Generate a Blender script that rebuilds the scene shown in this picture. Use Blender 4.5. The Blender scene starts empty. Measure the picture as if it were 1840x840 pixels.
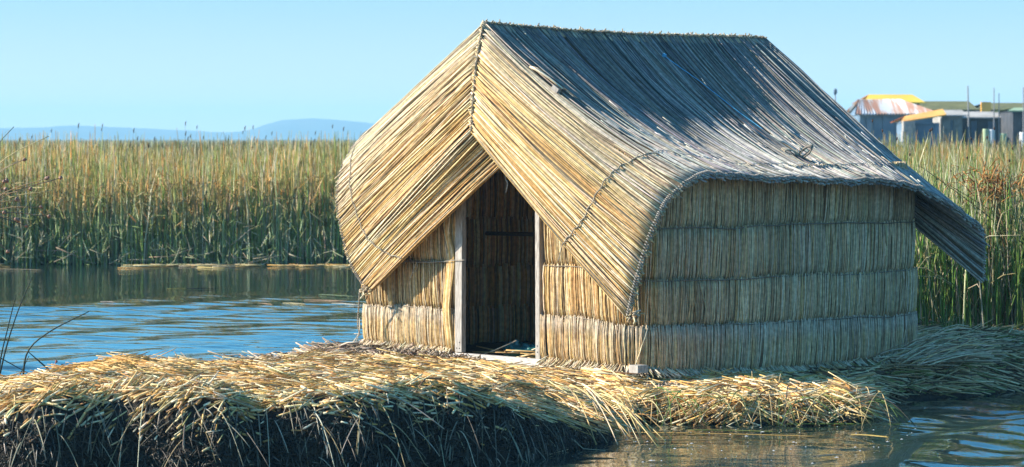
import bpy, math
import numpy as np
from mathutils import Vector
SC = bpy.context.scene
COL = SC.collection
F = 5400.0; HC = 2.6
def P(px, py, Y):
    """a point of the place, measured: px,py = where the photo shows it, Y = metres away"""
    return np.array([(px-920.0)*Y/F, Y, HC-(py-250.0)*Y/F])
def rng(s): return np.random.default_rng(s)
def sm(a, b, x):
    t = np.clip((np.asarray(x, float)-a)/(b-a), 0, 1); return t*t*(3-2*t)

# ---------------------------------------------------------------- noise helper
def vnoise(x, y, seed=0):
    x = np.asarray(x, float); y = np.asarray(y, float)
    xi = np.floor(x).astype(np.int64); yi = np.floor(y).astype(np.int64)
    fx = x-xi; fy = y-yi; fx = fx*fx*(3-2*fx); fy = fy*fy*(3-2*fy)
    def h(a, b):
        n = (a*374761393 + b*668265263 + seed*1442695041) & 0xFFFFFFFF
        n = ((n ^ (n >> 13))*1274126177) & 0xFFFFFFFF
        return ((n ^ (n >> 16)) & 0xFFFF)/65535.0
    return ((h(xi, yi)*(1-fx)+h(xi+1, yi)*fx)*(1-fy) + (h(xi, yi+1)*(1-fx)+h(xi+1, yi+1)*fx)*fy)*2-1
def fbm(x, y, seed=0, o=3):
    return sum(vnoise(x*2**i, y*2**i, seed+i)/2**i for i in range(o))

# ---------------------------------------------------------------- mesh builder
class MB:
    def __init__(s): s.v=[]; s.c=[]; s.n=0; s.loops=[]; s.sizes=[]; s.smooth=[]
    def add(s, v, polys_flat, sizes, col, smooth=True):
        v = np.asarray(v, float).reshape(-1, 3)
        col = np.asarray(col, float)
        if col.ndim == 1: col = np.tile(col[:3], (len(v), 1))
        s.v.append(v); s.c.append(col.reshape(-1, 3))
        s.loops.append(np.asarray(polys_flat, np.int64).ravel()+s.n); s.sizes.append(np.asarray(sizes, np.int64))
        s.smooth.append(np.full(len(sizes), smooth)); s.n += len(v); return s
    def tubes(s, paths, rad, col, S=5, caps=True, flat=1.0):
        """paths (N,K,3), rad (N,) or (N,K), col (3,), (N,3) or (N,K,3)"""
        p = np.asarray(paths, float); N, K, _ = p.shape
        r = np.asarray(rad, float)
        if r.ndim == 0: r = np.full((N, K), float(r))
        if r.ndim == 1: r = np.repeat(r[:, None], K, 1)
        t = np.gradient(p, axis=1); t /= np.linalg.norm(t, axis=2, keepdims=True)+1e-9
        ref = np.zeros((N, 1, 3)); mt = np.abs(t.mean(1)); up = mt[:, 2] > .8
        ref[:, 0, 2] = ~up; ref[:, 0, 0] = up
        n1 = np.cross(t, np.broadcast_to(ref, t.shape)); n1 /= np.linalg.norm(n1, axis=2, keepdims=True)+1e-9
        n2 = np.cross(t, n1)*flat
        a = np.arange(S)*2*math.pi/S
        v = p[:, :, None, :] + r[:, :, None, None]*(np.cos(a)[None, None, :, None]*n1[:, :, None, :]+np.sin(a)[None, None, :, None]*n2[:, :, None, :])
        i = np.arange(N)[:, None, None]; k = np.arange(K-1)[None, :, None]; q = np.arange(S)[None, None, :]; q2 = (q+1) % S
        f = np.stack([(i*K+k)*S+q, (i*K+k)*S+q2, (i*K+k+1)*S+q2, (i*K+k+1)*S+q], -1).reshape(-1)
        nq = N*(K-1)*S
        sizes = np.full(nq, 4)
        if caps:
            i1 = np.arange(N)[:, None]; q1 = np.arange(S)[None, :]
            c0 = (i1*K*S + q1[:, ::-1]); c1 = (i1*K+K-1)*S+q1
            f = np.concatenate([f, c0.ravel(), c1.ravel()]); sizes = np.concatenate([sizes, np.full(2*N, S)])
        c = np.asarray(col, float)
        if c.ndim == 1: c = np.tile(c, (N, K, 1))
        elif c.ndim == 2: c = np.repeat(c[:, None, :], K, 1)
        c = np.repeat(c[:, :, None, :], S, 2)
        return s.add(v, f, sizes, c.reshape(-1, 3))
    def tube(s, path, r, col, S=6, caps=True):
        path = np.asarray(path, float); r = np.asarray(r, float)
        if r.ndim == 1: r = r[None]
        elif r.ndim == 0: r = r.reshape(1, 1)*np.ones((1, len(path)))
        return s.tubes(path[None], r, np.asarray(col, float), S, caps)
    def rope(s, path, r, col, pitch=.05, strands=2, S=5):
        path = resample(path, max(4, int(plen(path)/(pitch/7))))
        t = np.gradient(path, axis=0); t /= np.linalg.norm(t, axis=1, keepdims=True)+1e-9
        ref = np.array([.13, .21, 1.]); n1 = np.cross(t, ref); n1 /= np.linalg.norm(n1, axis=1, keepdims=True); n2 = np.cross(t, n1)
        d = np.concatenate([[0], np.cumsum(np.linalg.norm(np.diff(path, axis=0), axis=1))])
        for k in range(strands):
            a = d/pitch*2*math.pi + k*2*math.pi/strands
            s.tube(path + r*.55*(np.cos(a)[:, None]*n1+np.sin(a)[:, None]*n2), r*.62, np.array(col)*(1 if k else .72), S)
        return s
    def grid(s, g, col, flip=False, smooth=True):
        g = np.asarray(g, float); A, B, _ = g.shape
        i = np.arange(A-1)[:, None]; j = np.arange(B-1)[None, :]
        f = [i*B+j, i*B+j+1, (i+1)*B+j+1, (i+1)*B+j]
        if flip: f = f[::-1]
        f = np.stack(f, -1).reshape(-1)
        return s.add(g, f, np.full((A-1)*(B-1), 4), np.asarray(col, float).reshape(-1, 3) if np.ndim(col) > 1 else col, smooth)
    def hexa(s, c8, col):
        f = [0,3,2,1, 4,5,6,7, 0,1,5,4, 1,2,6,5, 2,3,7,6, 3,0,4,7]
        return s.add(c8, f, [4]*6, col, False)
    def box(s, lo, hi, col=(1,1,1)):
        x0,y0,z0 = lo; x1,y1,z1 = hi
        return s.hexa([(x0,y0,z0),(x1,y0,z0),(x1,y1,z0),(x0,y1,z0),(x0,y0,z1),(x1,y0,z1),(x1,y1,z1),(x0,y1,z1)], col)
    def prism(s, poly, d, col=(1,1,1)):
        """poly = list of 3-D points (planar), thickened by vector d"""
        a = np.asarray(poly, float); n = len(a); b = a+np.asarray(d, float)
        f = list(range(n))[::-1]+list(range(n, 2*n)); sz = [n, n]
        for i in range(n): j = (i+1) % n; f += [i, j, n+j, n+i]; sz.append(4)
        return s.add(np.vstack([a, b]), f, sz, col, False)
    def build(s, name, mat, parent=None, origin=None, mods=None):
        v = np.vstack(s.v); c = np.vstack(s.c); lp = np.concatenate(s.loops); sz = np.concatenate(s.sizes); smo = np.concatenate(s.smooth)
        if parent is not None: v = v-np.array(parent['_o']); org = np.array(parent['_o'])
        elif origin is not None: v = v-np.array(origin); org = np.array(origin)
        else: org = np.zeros(3)
        me = bpy.data.meshes.new(name)
        me.vertices.add(len(v)); me.vertices.foreach_set('co', v.astype(np.float32).ravel())
        me.loops.add(len(lp)); me.loops.foreach_set('vertex_index', lp.astype(np.int32))
        me.polygons.add(len(sz)); st = np.concatenate([[0], np.cumsum(sz)[:-1]])
        me.polygons.foreach_set('loop_start', st.astype(np.int32)); me.polygons.foreach_set('loop_total', sz.astype(np.int32))
        me.polygons.foreach_set('use_smooth', smo.astype(bool))
        me.update(calc_edges=True); me.validate()
        at = me.color_attributes.new('Col', 'FLOAT_COLOR', 'POINT')
        at.data.foreach_set('color', np.hstack([c, np.ones((len(c), 1))]).astype(np.float32).ravel())
        me.materials.append(mat)
        o = bpy.data.objects.new(name, me); COL.objects.link(o)
        if parent is not None: o.parent = parent
        elif origin is not None: o.location = tuple(origin)
        o['_o'] = [float(q) for q in org]
        return o
def plen(p): return float(np.linalg.norm(np.diff(np.asarray(p, float), axis=0), axis=1).sum())
def resample(p, n, smooth=True):
    p = np.asarray(p, float)
    if smooth and len(p) > 2:
        q = [];
        e = np.vstack([2*p[0]-p[1], p, 2*p[-1]-p[-2]])
        for i in range(1, len(e)-2):
            for t in np.linspace(0, 1, 12, endpoint=False):
                a, b, c, d = e[i-1:i+3]
                q.append(.5*((2*b)+(-a+c)*t+(2*a-5*b+4*c-d)*t*t+(-a+3*b-3*c+d)*t**3))
        q.append(p[-1]); p = np.array(q)
    d = np.concatenate([[0], np.cumsum(np.linalg.norm(np.diff(p, axis=0), axis=1))])
    u = np.linspace(0, d[-1], n)
    return np.stack([np.interp(u, d, p[:, i]) for i in range(3)], 1)
def empty(name, loc):
    o = bpy.data.objects.new(name, None); o.empty_display_size = .2; COL.objects.link(o); o.location = tuple(float(q) for q in loc); o['_o'] = [float(q) for q in loc]; return o
def tag(o, label=None, cat=None, group=None, kind=None):
    if label: o['label'] = label
    if cat: o['category'] = cat
    if group: o['group'] = group
    if kind: o['kind'] = kind
    return o

# ---------------------------------------------------------------- materials
def newmat(name):
    m = bpy.data.materials.new(name); m.use_nodes = True; nt = m.node_tree
    return m, nt, nt.nodes['Principled BSDF']
def mat_fibre(name, rough=.6, spec=.3, mottling=.35, scale=30, trans=0.0, sat=1.0):
    """colour of each reed from its attribute, mottled by 3-D noise"""
    m, nt, b = newmat(name); N, L = nt.nodes, nt.links
    at = N.new('ShaderNodeAttribute'); at.attribute_name = 'Col'
    tc = N.new('ShaderNodeTexCoord'); nz = N.new('ShaderNodeTexNoise'); nz.inputs['Scale'].default_value = scale; nz.inputs['Detail'].default_value = 3
    mr = N.new('ShaderNodeMapRange'); mr.inputs['From Min'].default_value = .3; mr.inputs['From Max'].default_value = .7
    mr.inputs['To Min'].default_value = 1-mottling; mr.inputs['To Max'].default_value = 1+mottling*.6
    mx = N.new('ShaderNodeVectorMath'); mx.operation = 'SCALE'
    L.new(tc.outputs['Object'], nz.inputs['Vector']); L.new(nz.outputs['Fac'], mr.inputs['Value'])
    L.new(at.outputs['Color'], mx.inputs[0]); L.new(mr.outputs['Result'], mx.inputs['Scale'])
    L.new(mx.outputs['Vector'], b.inputs['Base Color'])
    b.inputs['Roughness'].default_value = rough; b.inputs['Specular IOR Level'].default_value = spec
    if trans > 0:
        tr = N.new('ShaderNodeBsdfTranslucent'); L.new(mx.outputs['Vector'], tr.inputs['Color'])
        ms = N.new('ShaderNodeMixShader'); ms.inputs['Fac'].default_value = trans
        L.new(b.outputs[0], ms.inputs[1]); L.new(tr.outputs[0], ms.inputs[2]); L.new(ms.outputs[0], N['Material Output'].inputs['Surface'])
    return m
def mat_noise(name, c1, c2, scale=8, rough=.8, bump=0, detail=6, vec=(1,1,1), metal=0):
    m, nt, b = newmat(name); N, L = nt.nodes, nt.links
    tc = N.new('ShaderNodeTexCoord'); mp = N.new('ShaderNodeMapping'); mp.inputs['Scale'].default_value = vec
    nz = N.new('ShaderNodeTexNoise'); nz.inputs['Scale'].default_value = scale; nz.inputs['Detail'].default_value = detail
    cr = N.new('ShaderNodeValToRGB'); cr.color_ramp.elements[0].color = (*c1, 1); cr.color_ramp.elements[1].color = (*c2, 1)
    cr.color_ramp.elements[0].position = .35; cr.color_ramp.elements[1].position = .65
    L.new(tc.outputs['Object'], mp.inputs['Vector']); L.new(mp.outputs['Vector'], nz.inputs['Vector']); L.new(nz.outputs['Fac'], cr.inputs['Fac']); L.new(cr.outputs['Color'], b.inputs['Base Color'])
    b.inputs['Roughness'].default_value = rough; b.inputs['Metallic'].default_value = metal
    if bump:
        bp = N.new('ShaderNodeBump'); bp.inputs['Distance'].default_value = bump; L.new(nz.outputs['Fac'], bp.inputs['Height']); L.new(bp.outputs['Normal'], b.inputs['Normal'])
    return m
M = {}
M['reed'] = mat_fibre('dry_reed', .62, .25, .3, 24)
M['straw'] = mat_fibre('loose_straw', .5, .35, .25, 30, .0)
M['green'] = mat_fibre('reed_leaf', .5, .3, .3, 6, .4)
M['rope'] = mat_fibre('twisted_cord', .8, .1, .3, 60)
M['soil'] = mat_noise('wet_peat', (.006,.005,.004), (.035,.026,.016), 9, .95, .05)
M['bed'] = mat_noise('reed_bed_mud', (.02,.022,.01), (.07,.06,.03), 3, .95, .05)
M['wood'] = mat_noise('weathered_timber', (.20,.17,.14), (.44,.40,.34), 9, .75, .004, 8, (14,14,1.2))
M['woodx'] = mat_noise('weathered_sill', (.32,.29,.25), (.54,.50,.44), 9, .75, .004, 8, (2,2,14))
M['dark'] = mat_noise('old_mat', (.05,.035,.02), (.12,.085,.05), 20, .95)
M['hill'] = mat_noise('hill_grass', (.05,.06,.04), (.09,.09,.06), .01, .95)
M['bag'] = mat_noise('teal_plastic', (.01,.07,.07), (.02,.13,.13), 12, .35)
M['bluetwine'] = mat_noise('blue_twine', (.08,.4,.65), (.15,.55,.8), 30, .5)
M['foam'] = mat_noise('foam', (.35,.35,.34), (.5,.5,.49), 30, .6)
def pick(r, n, pal, w=None, jit=.12):
    pal = np.array(pal); i = r.choice(len(pal), n, p=None if w is None else np.array(w)/np.sum(w))
    return np.clip(pal[i]*(1+r.normal(0, jit, (n, 1)))*(1+r.normal(0, .04, (n, 3))), .004, .9)
GOLD = [(.58,.38,.15),(.50,.30,.10),(.66,.48,.24),(.38,.22,.07),(.20,.11,.04),(.70,.58,.38)]
GREY = [(.52,.42,.27),(.62,.52,.35),(.40,.31,.19),(.26,.18,.11),(.70,.60,.43),(.56,.41,.22)]
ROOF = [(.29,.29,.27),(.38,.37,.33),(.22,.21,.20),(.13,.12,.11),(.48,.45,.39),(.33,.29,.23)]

# ================================================================ THE HUT
# plan axes: w runs along the front from left to right, u runs from the front to the back, q = origin at the foot of the front wall under the ridge
O0 = np.array([-.05, 29.73]); W = np.array([.683, -.730]); U = np.array([.75, .66])
W = W/np.linalg.norm(W); U = U/np.linalg.norm(U)
def H(w, u, z):
    w, u, z = np.broadcast_arrays(np.asarray(w, float), np.asarray(u, float), np.asarray(z, float))
    return np.stack([O0[0]+W[0]*w+U[0]*u, O0[1]+W[1]*w+U[1]*u, z], -1)
hut = empty('reed_hut', (*(O0+W*-.2+U*1.9), .3))
tag(hut, 'straw coloured hut of bundled reeds with open doorway and drooping thatched roof', 'hut')
UZ = 4.12; WL = -2.30; WR = 1.80

# --- perimeter path of the wall (closed), rounded corners
def corner(cw, cu, r, a0, a1, n=8):
    return [(cw+r*math.cos(a), cu+r*math.sin(a)) for a in np.linspace(a0, a1, n)]
pi = math.pi
per = []
per += corner(WL+.28, .28, .28, pi, 1.5*pi)
per += [(-1.5, 0), (-.9, 0), (0, 0), (.9, 0)]
per += corner(WR-.32, .32, .32, 1.5*pi, 2*pi)
per += [(WR+.02, 1.0), (WR+.05, 2.0), (WR+.03, 3.0)]
per += corner(WR-.3, UZ-.3, .3, 0, .5*pi)
per += [(0, UZ)]
per += corner(WL+.3, UZ-.3, .3, .5*pi, pi)
per += [(WL, 2), (WL+.28-.28, .28)]
per = np.array(per)
pd = np.concatenate([[0], np.cumsum(np.linalg.norm(np.diff(per, axis=0), axis=1))]); PL = pd[-1]
def per_at(d):
    d = np.mod(d, PL); a = np.stack([np.interp(d, pd, per[:, 0]), np.interp(d, pd, per[:, 1])], -1)
    e = .02; b0 = np.mod(d-e, PL); b1 = np.mod(d+e, PL)
    t = np.stack([np.interp(b1, pd, per[:, 0])-np.interp(b0, pd, per[:, 0]), np.interp(b1, pd, per[:, 1])-np.interp(b0, pd, per[:, 1])], -1)
    t /= np.linalg.norm(t, axis=-1, keepdims=True)+1e-9
    return a, np.stack([t[..., 1], -t[..., 0]], -1)          # outward normal
def zbase(w, u):
    zs = np.interp(u, [0, .4, .8, 1.5, 2.5, 3.2, 3.9], [.38, .33, .30, .28, .275, .29, .35])
    return np.where((w > 1.4) & (u > .02), zs, np.where(u < .3, np.interp(w, [-2.3, -.6, .5, 1.8], [.43, .41, .40, .375]), .36))
def tie(k, w, u, d):
    """height of the k-th tie line round the wall"""
    fr = sm(.6, 0, u)*sm(1.9, 1.0, w)
    a = [.80, 1.245, 1.75, 2.25][k]; b = [.87, 1.37, 1.88, 2.35][k]
    return a*(1-fr)+b*fr + .018*vnoise(d*1.7, k*3.3, 5)+.008*vnoise(d*6, k*3.3, 8)
def roof_z(w, u):                      # underside of the roof over the walls
    e = np.where(np.asarray(w) > 0, 1.42/2.2, 1.15/2.5)
    z = 3.60-e*np.abs(w)-.13*np.sin(pi*np.clip(np.abs(w)/2.2, 0, 1))
    return np.minimum(z, np.interp(u, [3.2, 3.5, 4.12], [9, 3.1, 2.42])-.42*np.clip(np.asarray(w)/1.8, 0, 1)*sm(3.4, 3.9, u))
DL, DR = -.735, .56                   # outside edges of the door jambs
r = rng(3)
course_names = 4
for k in range(5):
    mb = MB()
    n = int(PL/.0105); d = np.linspace(0, PL, n, endpoint=False)+r.uniform(-.006, .006, n)
    n2 = n//2; d = np.concatenate([d, r.uniform(0, PL, n2)]); n += n2
    a, nrm = per_at(d); w, u = a[:, 0], a[:, 1]
    lo = zbase(w, u)+.035 if k == 0 else tie(k-1, w, u, d)-.03
    hi = tie(k, w, u, d) if k < 4 else roof_z(w, u)
    hi = np.minimum(hi, roof_z(w, u))
    isdoor = (u < .1) & (w > DL+.01) & (w < DR-.01)
    if k == 4: lo = np.where(isdoor, 2.42, lo)
    keep = (hi-lo > .06) & (~isdoor | (k == 4))
    if k < 4: top = hi+r.uniform(-.008, .026, n)
    else: top = hi
    K = 6; t = np.linspace(0, 1, K)[None, :]
    z = lo[:, None]+(top-lo)[:, None]*t
    prof = np.interp(t[0], [0, .15, .5, .85, .95, 1], [-.018, .004, .014, .017, .008, .014] if k else [-.01, .012, .022, .022, .012, .016])
    bun = .007*vnoise(d*7, k*7.7, 21)+.006*vnoise(d*23, k*3.1, 25)+.014*vnoise(d*1.1, k*2.3, 28)
    off = prof[None, :]+(r.normal(0, .0045, n)+bun)[:, None]+.02*(4-k)/4
    back = np.zeros(n); back[-n2:] = r.uniform(0, .008, n2); off = off+back[:, None]
    lean = r.normal(0, .012, n)+(r.random(n) < .03)*r.normal(0, .07, n)+.02*vnoise(d*2.5, k*5.5, 31)
    tang = np.stack([-nrm[:, 1], nrm[:, 0]], -1)
    wob = lean[:, None]*(t-.5)+r.normal(0, .003, (n, K))
    ww = w[:, None]+nrm[:, 0:1]*off+tang[:, 0:1]*wob; uu = u[:, None]+nrm[:, 1:2]*off+tang[:, 1:2]*wob
    path = H(ww, uu, z)
    fr = (u < .25)
    cg = pick(r, n, GOLD, [5,4,5,2.5,1.2,3]); cy = pick(r, n, GREY, [5,5,3,1.6,3,4])
    mixf = np.where(fr, .15 if k > 0 else .35, .72)+r.normal(0, .15, n); mixf = np.clip(mixf, 0, 1)[:, None]
    c = cg*(1-mixf)+cy*mixf
    c = c*(1+.16*vnoise(d*1.6, k*4.1, 51)+.10*vnoise(d*8, k*4.1, 52))[:, None]
    cc = np.repeat(c[:, None, :], K, 1); cc[:, -2:, :] = cc[:, -2:, :]*.6+np.array([.5,.46,.4])*.4*(1+0*cc[:, -2:, :]) if k < 1 else cc[:, -2:, :]
    rad = r.uniform(.0038, .0074, n)[:, None]*np.interp(t[0], [0, .5, .9, 1], [.8, 1, 1.05, .8])[None, :]
    mb.tubes(path[keep], rad[keep], cc[keep], 5)
    # woven backing behind the reeds
    dd = np.linspace(0, PL, 420); aa, nn_ = per_at(dd)
    loB = zbase(aa[:, 0], aa[:, 1]) if k == 0 else tie(k-1, aa[:, 0], aa[:, 1], dd)-.02
    hiB = np.minimum(tie(k, aa[:, 0], aa[:, 1], dd)+.0 if k < 4 else 9, roof_z(aa[:, 0], aa[:, 1]))
    dm = (aa[:, 1] < .1) & (aa[:, 0] > DL) & (aa[:, 0] < DR)
    if k == 4: loB = np.where(dm, 2.43, loB)
    for io in (-.012, -.03):
        g = np.stack([H(aa[:, 0]+nn_[:, 0]*io, aa[:, 1]+nn_[:, 1]*io, loB), H(aa[:, 0]+nn_[:, 0]*io, aa[:, 1]+nn_[:, 1]*io, np.maximum(hiB, loB+.001))], 1)
        segs = []; cur = []
        for i in range(len(dd)):
            if dm[i] and k < 4:
                if len(cur) > 1: segs.append(cur)
                cur = []
            else: cur.append(i)
        if len(cur) > 1: segs.append(cur)
        for sgm in segs: mb.grid(g[sgm], (.34,.26,.15), flip=io < -.02)
    # inner skin of reeds (seen through the doorway)
    n3 = int(PL/.022); d3 = np.linspace(0, PL, n3); a3, m3 = per_at(d3); w3, u3 = a3.T
    lo3 = (zbase(w3, u3) if k == 0 else tie(k-1, w3, u3, d3)-.02); hi3 = np.minimum(tie(k, w3, u3, d3)+.01 if k < 4 else 9, roof_z(w3, u3)); 
    k3 = (u3 > .4) & (hi3-lo3 > .05)
    t3 = np.linspace(0, 1, 4)[None, :]; of = -.045+r.normal(0, .006, n3)[:, None]+.015*np.sin(pi*t3)*-1
    pth = H(w3[:, None]+m3[:, 0:1]*of, u3[:, None]+m3[:, 1:2]*of, lo3[:, None]+(hi3-lo3)[:, None]*t3)
    mb.tubes(pth[k3], r.uniform(.008, .013, n3)[k3], np.clip(pick(r, n3, GOLD)[k3]*1.3, 0, .85), 4)
    o = mb.build('reed_wall_band', M['reed'], hut)
    if k == 0: o['label'] = 'lowest band of upright reeds'
# tie cords between the bands
for k in range(4):
    mb = MB()
    dd = np.linspace(0, PL, 700); aa, nn_ = per_at(dd); zz = tie(k, aa[:, 0], aa[:, 1], dd)
    dm = (aa[:, 1] < .1) & (aa[:, 0] > DL) & (aa[:, 0] < DR)
    pp = H(aa[:, 0]+nn_[:, 0]*.04, aa[:, 1]+nn_[:, 1]*.04, zz-.002)
    i0 = np.where(dm)[0][0]; i1 = np.where(dm)[0][-1]
    for sg in (pp[:i0], pp[i1+1:]):
        mb.tube(sg, .005, (.20,.17,.13), 5)
    mb.build('tie_cord', M['rope'], hut)
# fringe of splayed ends at the foot
mb = MB(); n = 2300; d = r.uniform(0, PL, n); a, nrm = per_at(d); w, u = a.T
keep = ~((u < .1) & (w > DL-.02) & (w < DR+.02)) & ((u < 3.0) | (w > 1))
t = np.linspace(0, 1, 4)[None, :]; out = .03+t*r.uniform(.03, .10, n)[:, None]+.03*t*t
z = (zbase(w, u)+.075)[:, None]-t*r.uniform(.05, .10, n)[:, None]+r.normal(0, .01, n)[:, None]
tang = np.stack([-nrm[:, 1], nrm[:, 0]], -1); side = r.normal(.015, .03, n)[:, None]*t
pth = H(w[:, None]+nrm[:, :1]*out+tang[:, :1]*side, u[:, None]+nrm[:, 1:]*out+tang[:, 1:]*side, z)
mb.tubes(pth[keep], r.uniform(.004, .008, n)[keep], pick(r, n, GREY, [3,5,2,1,6,2])[keep], 4)
mb.build('reed_fringe', M['reed'], hut)

# --- the roof: two mats of reeds laid from the ridge down to the eaves
def iw(px, u_, Y0=None):
    """w on the hut's plan at depth-line u_ seen in the column px"""
    s = (px-920.0)/F
    return (s*(O0[1]+U[1]*u_)-O0[0]-U[0]*u_)/(W[0]-s*W[1])
def HP(px, py, u_):
    w_ = iw(px, u_); Y = O0[1]+W[1]*w_+U[1]*u_
    return P(px, py, Y)
def HW(px, py, w_):
    s = (px-920.0)/F
    u_ = (s*(O0[1]+W[1]*w_)-O0[0]-W[0]*w_)/(U[0]-s*U[1]); Y = O0[1]+W[1]*w_+U[1]*u_
    return P(px, py, Y)
# right mat, keys (q, top, bottom)
R_keys = [
 (0.00, HW(848,236,0), HP(1130,575,-.34)),
 (0.06, HW(850,190,0), HP(1150,492,-.28)),
 (0.12, HW(856,120,0), HP(1180,402,-.12)),
 (0.165, HW(863,75,0), HP(1205,357,.10)),
 (0.20, HW(869,46,0), HW(1242,326,2.22)),
 (0.28, HW(945,53,0), HW(1310,321,2.22)),
 (0.40, HW(1050,62,0), HW(1400,325,2.22)),
 (0.52, HW(1150,67,0), HW(1480,326,2.22)),
 (0.64, HW(1250,69,0), HW(1560,329,2.22)),
 (0.76, HW(1340,71,0), HW(1650,341,2.22)),
 (0.81, HW(1374,73,0), HW(1700,366,2.22)),
 (0.88, H(0,3.85,3.30), HW(1742,395,2.2)),
 (0.94, H(0,3.98,2.95), HW(1766,420,2.18)),
 (1.00, H(0,4.05,2.70), HW(1766,506,2.12)),
]
L_keys = [
 (0.00, HP(905,294,-.20), HP(663,527,-.25)),
 (0.05, HP(876,264,-.30), HP(646,500,-.24)),
 (0.09, HW(848,236,0)+np.array([.0,.0,.0]), HP(630,468,-.22)),
 (0.13, HW(850,190,0), HP(617,420,-.17)),
 (0.17, HW(856,120,0), HP(608,360,-.10)),
 (0.20, HW(863,75,0), HP(617,300,.03)),
 (0.23, HW(869,46,0), HP(641,262,.20)),
 (0.40, HW(1020,59,0), H(-2.55,1.2,2.45)),
 (0.60, HW(1190,68,0), H(-2.55,2.4,2.4)),
 (0.81, HW(1374,73,0), H(-2.5,3.9,2.35)),
 (0.88, H(0,3.85,3.30), H(-2.45,4.2,2.1)),
 (1.00, H(0,4.05,2.70), H(-2.3,4.5,1.4)),
]
def curves(keys):
    q = np.array([k[0] for k in keys]); T = np.array([k[1] for k in keys]); E = np.array([k[2] for k in keys])
    return q, T, E
def hermite(q, qs, V):
    m = np.gradient(V, qs, axis=0)
    i = np.clip(np.searchsorted(qs, q, side='right')-1, 0, len(qs)-2); h = (qs[i+1]-qs[i]); t = ((q-qs[i])/h)[:, None]; h = h[:, None]
    return (2*t**3-3*t**2+1)*V[i]+(t**3-2*t**2+t)*h*m[i]+(-2*t**3+3*t**2)*V[i+1]+(t**3-t**2)*h*m[i+1]
def mat_surface(keys, side):
    qs, T, E = curves(keys)
    def S(q, v, off=0.0):
        q = np.asarray(q, float); v = np.asarray(v, float); qf = np.clip(q.ravel(), 0, 1)
        t_ = hermite(qf, qs, T); e_ = hermite(qf, qs, E)
        # ridge stays crisp: linear between keys
        for i in range(3): t_[:, i] = np.interp(qf, qs, T[:, i])
        vf = v.ravel()
        p = t_+(e_-t_)*vf[:, None]
        b = 4*vf*(1-vf)
        if side > 0:
            sag = np.interp(qf, [0, .12, .22, .4, .65, .80, 1], [-.02, .0, .13, .22, .20, .02, -.03])
            bul = np.interp(qf, [0, .1, .2, .3], [.04, .08, .05, 0])
        else:
            sag = np.interp(qf, [0, .2, .3, 1], [.0, .0, .02, .05]); bul = np.interp(qf, [0, .1, .22, .3], [.03, .04, .02, 0])
        p[:, 2] -= sag*b
        p[:, :2] -= (U*1.0)[None, :]*(bul*b)[:, None]
        und = .022*vnoise(qf*30, vf*1.3, 40+side)+.018*vnoise(qf*85, vf*2.0, 44+side)
        p[:, 2] += (und*np.clip(vf*5, 0, 1))*sm(.15,.25,qf)
        p[:, 1] -= (und*np.clip(vf*5, 0, 1))*(1-sm(.15,.25,qf))*.4
        return p.reshape(q.shape+(3,))
    def SN(q, v):
        e = .004
        a = S(np.clip(q+e, 0, 1), v)-S(np.clip(q-e, 0, 1), v); b = S(q, v+e)-S(q, v-e)
        n = np.cross(a, b); n /= np.linalg.norm(n, axis=-1, keepdims=True)+1e-9
        return n*(1 if side > 0 else 1)
    return S, SN
def front_mix(q, v, q0=.2):
    """1 on the golden inner part of the front wings, 0 on the weathered outside"""
    return np.clip(sm(q0+.01, q0-.12, q), 0, 1)
mats = {}
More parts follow.
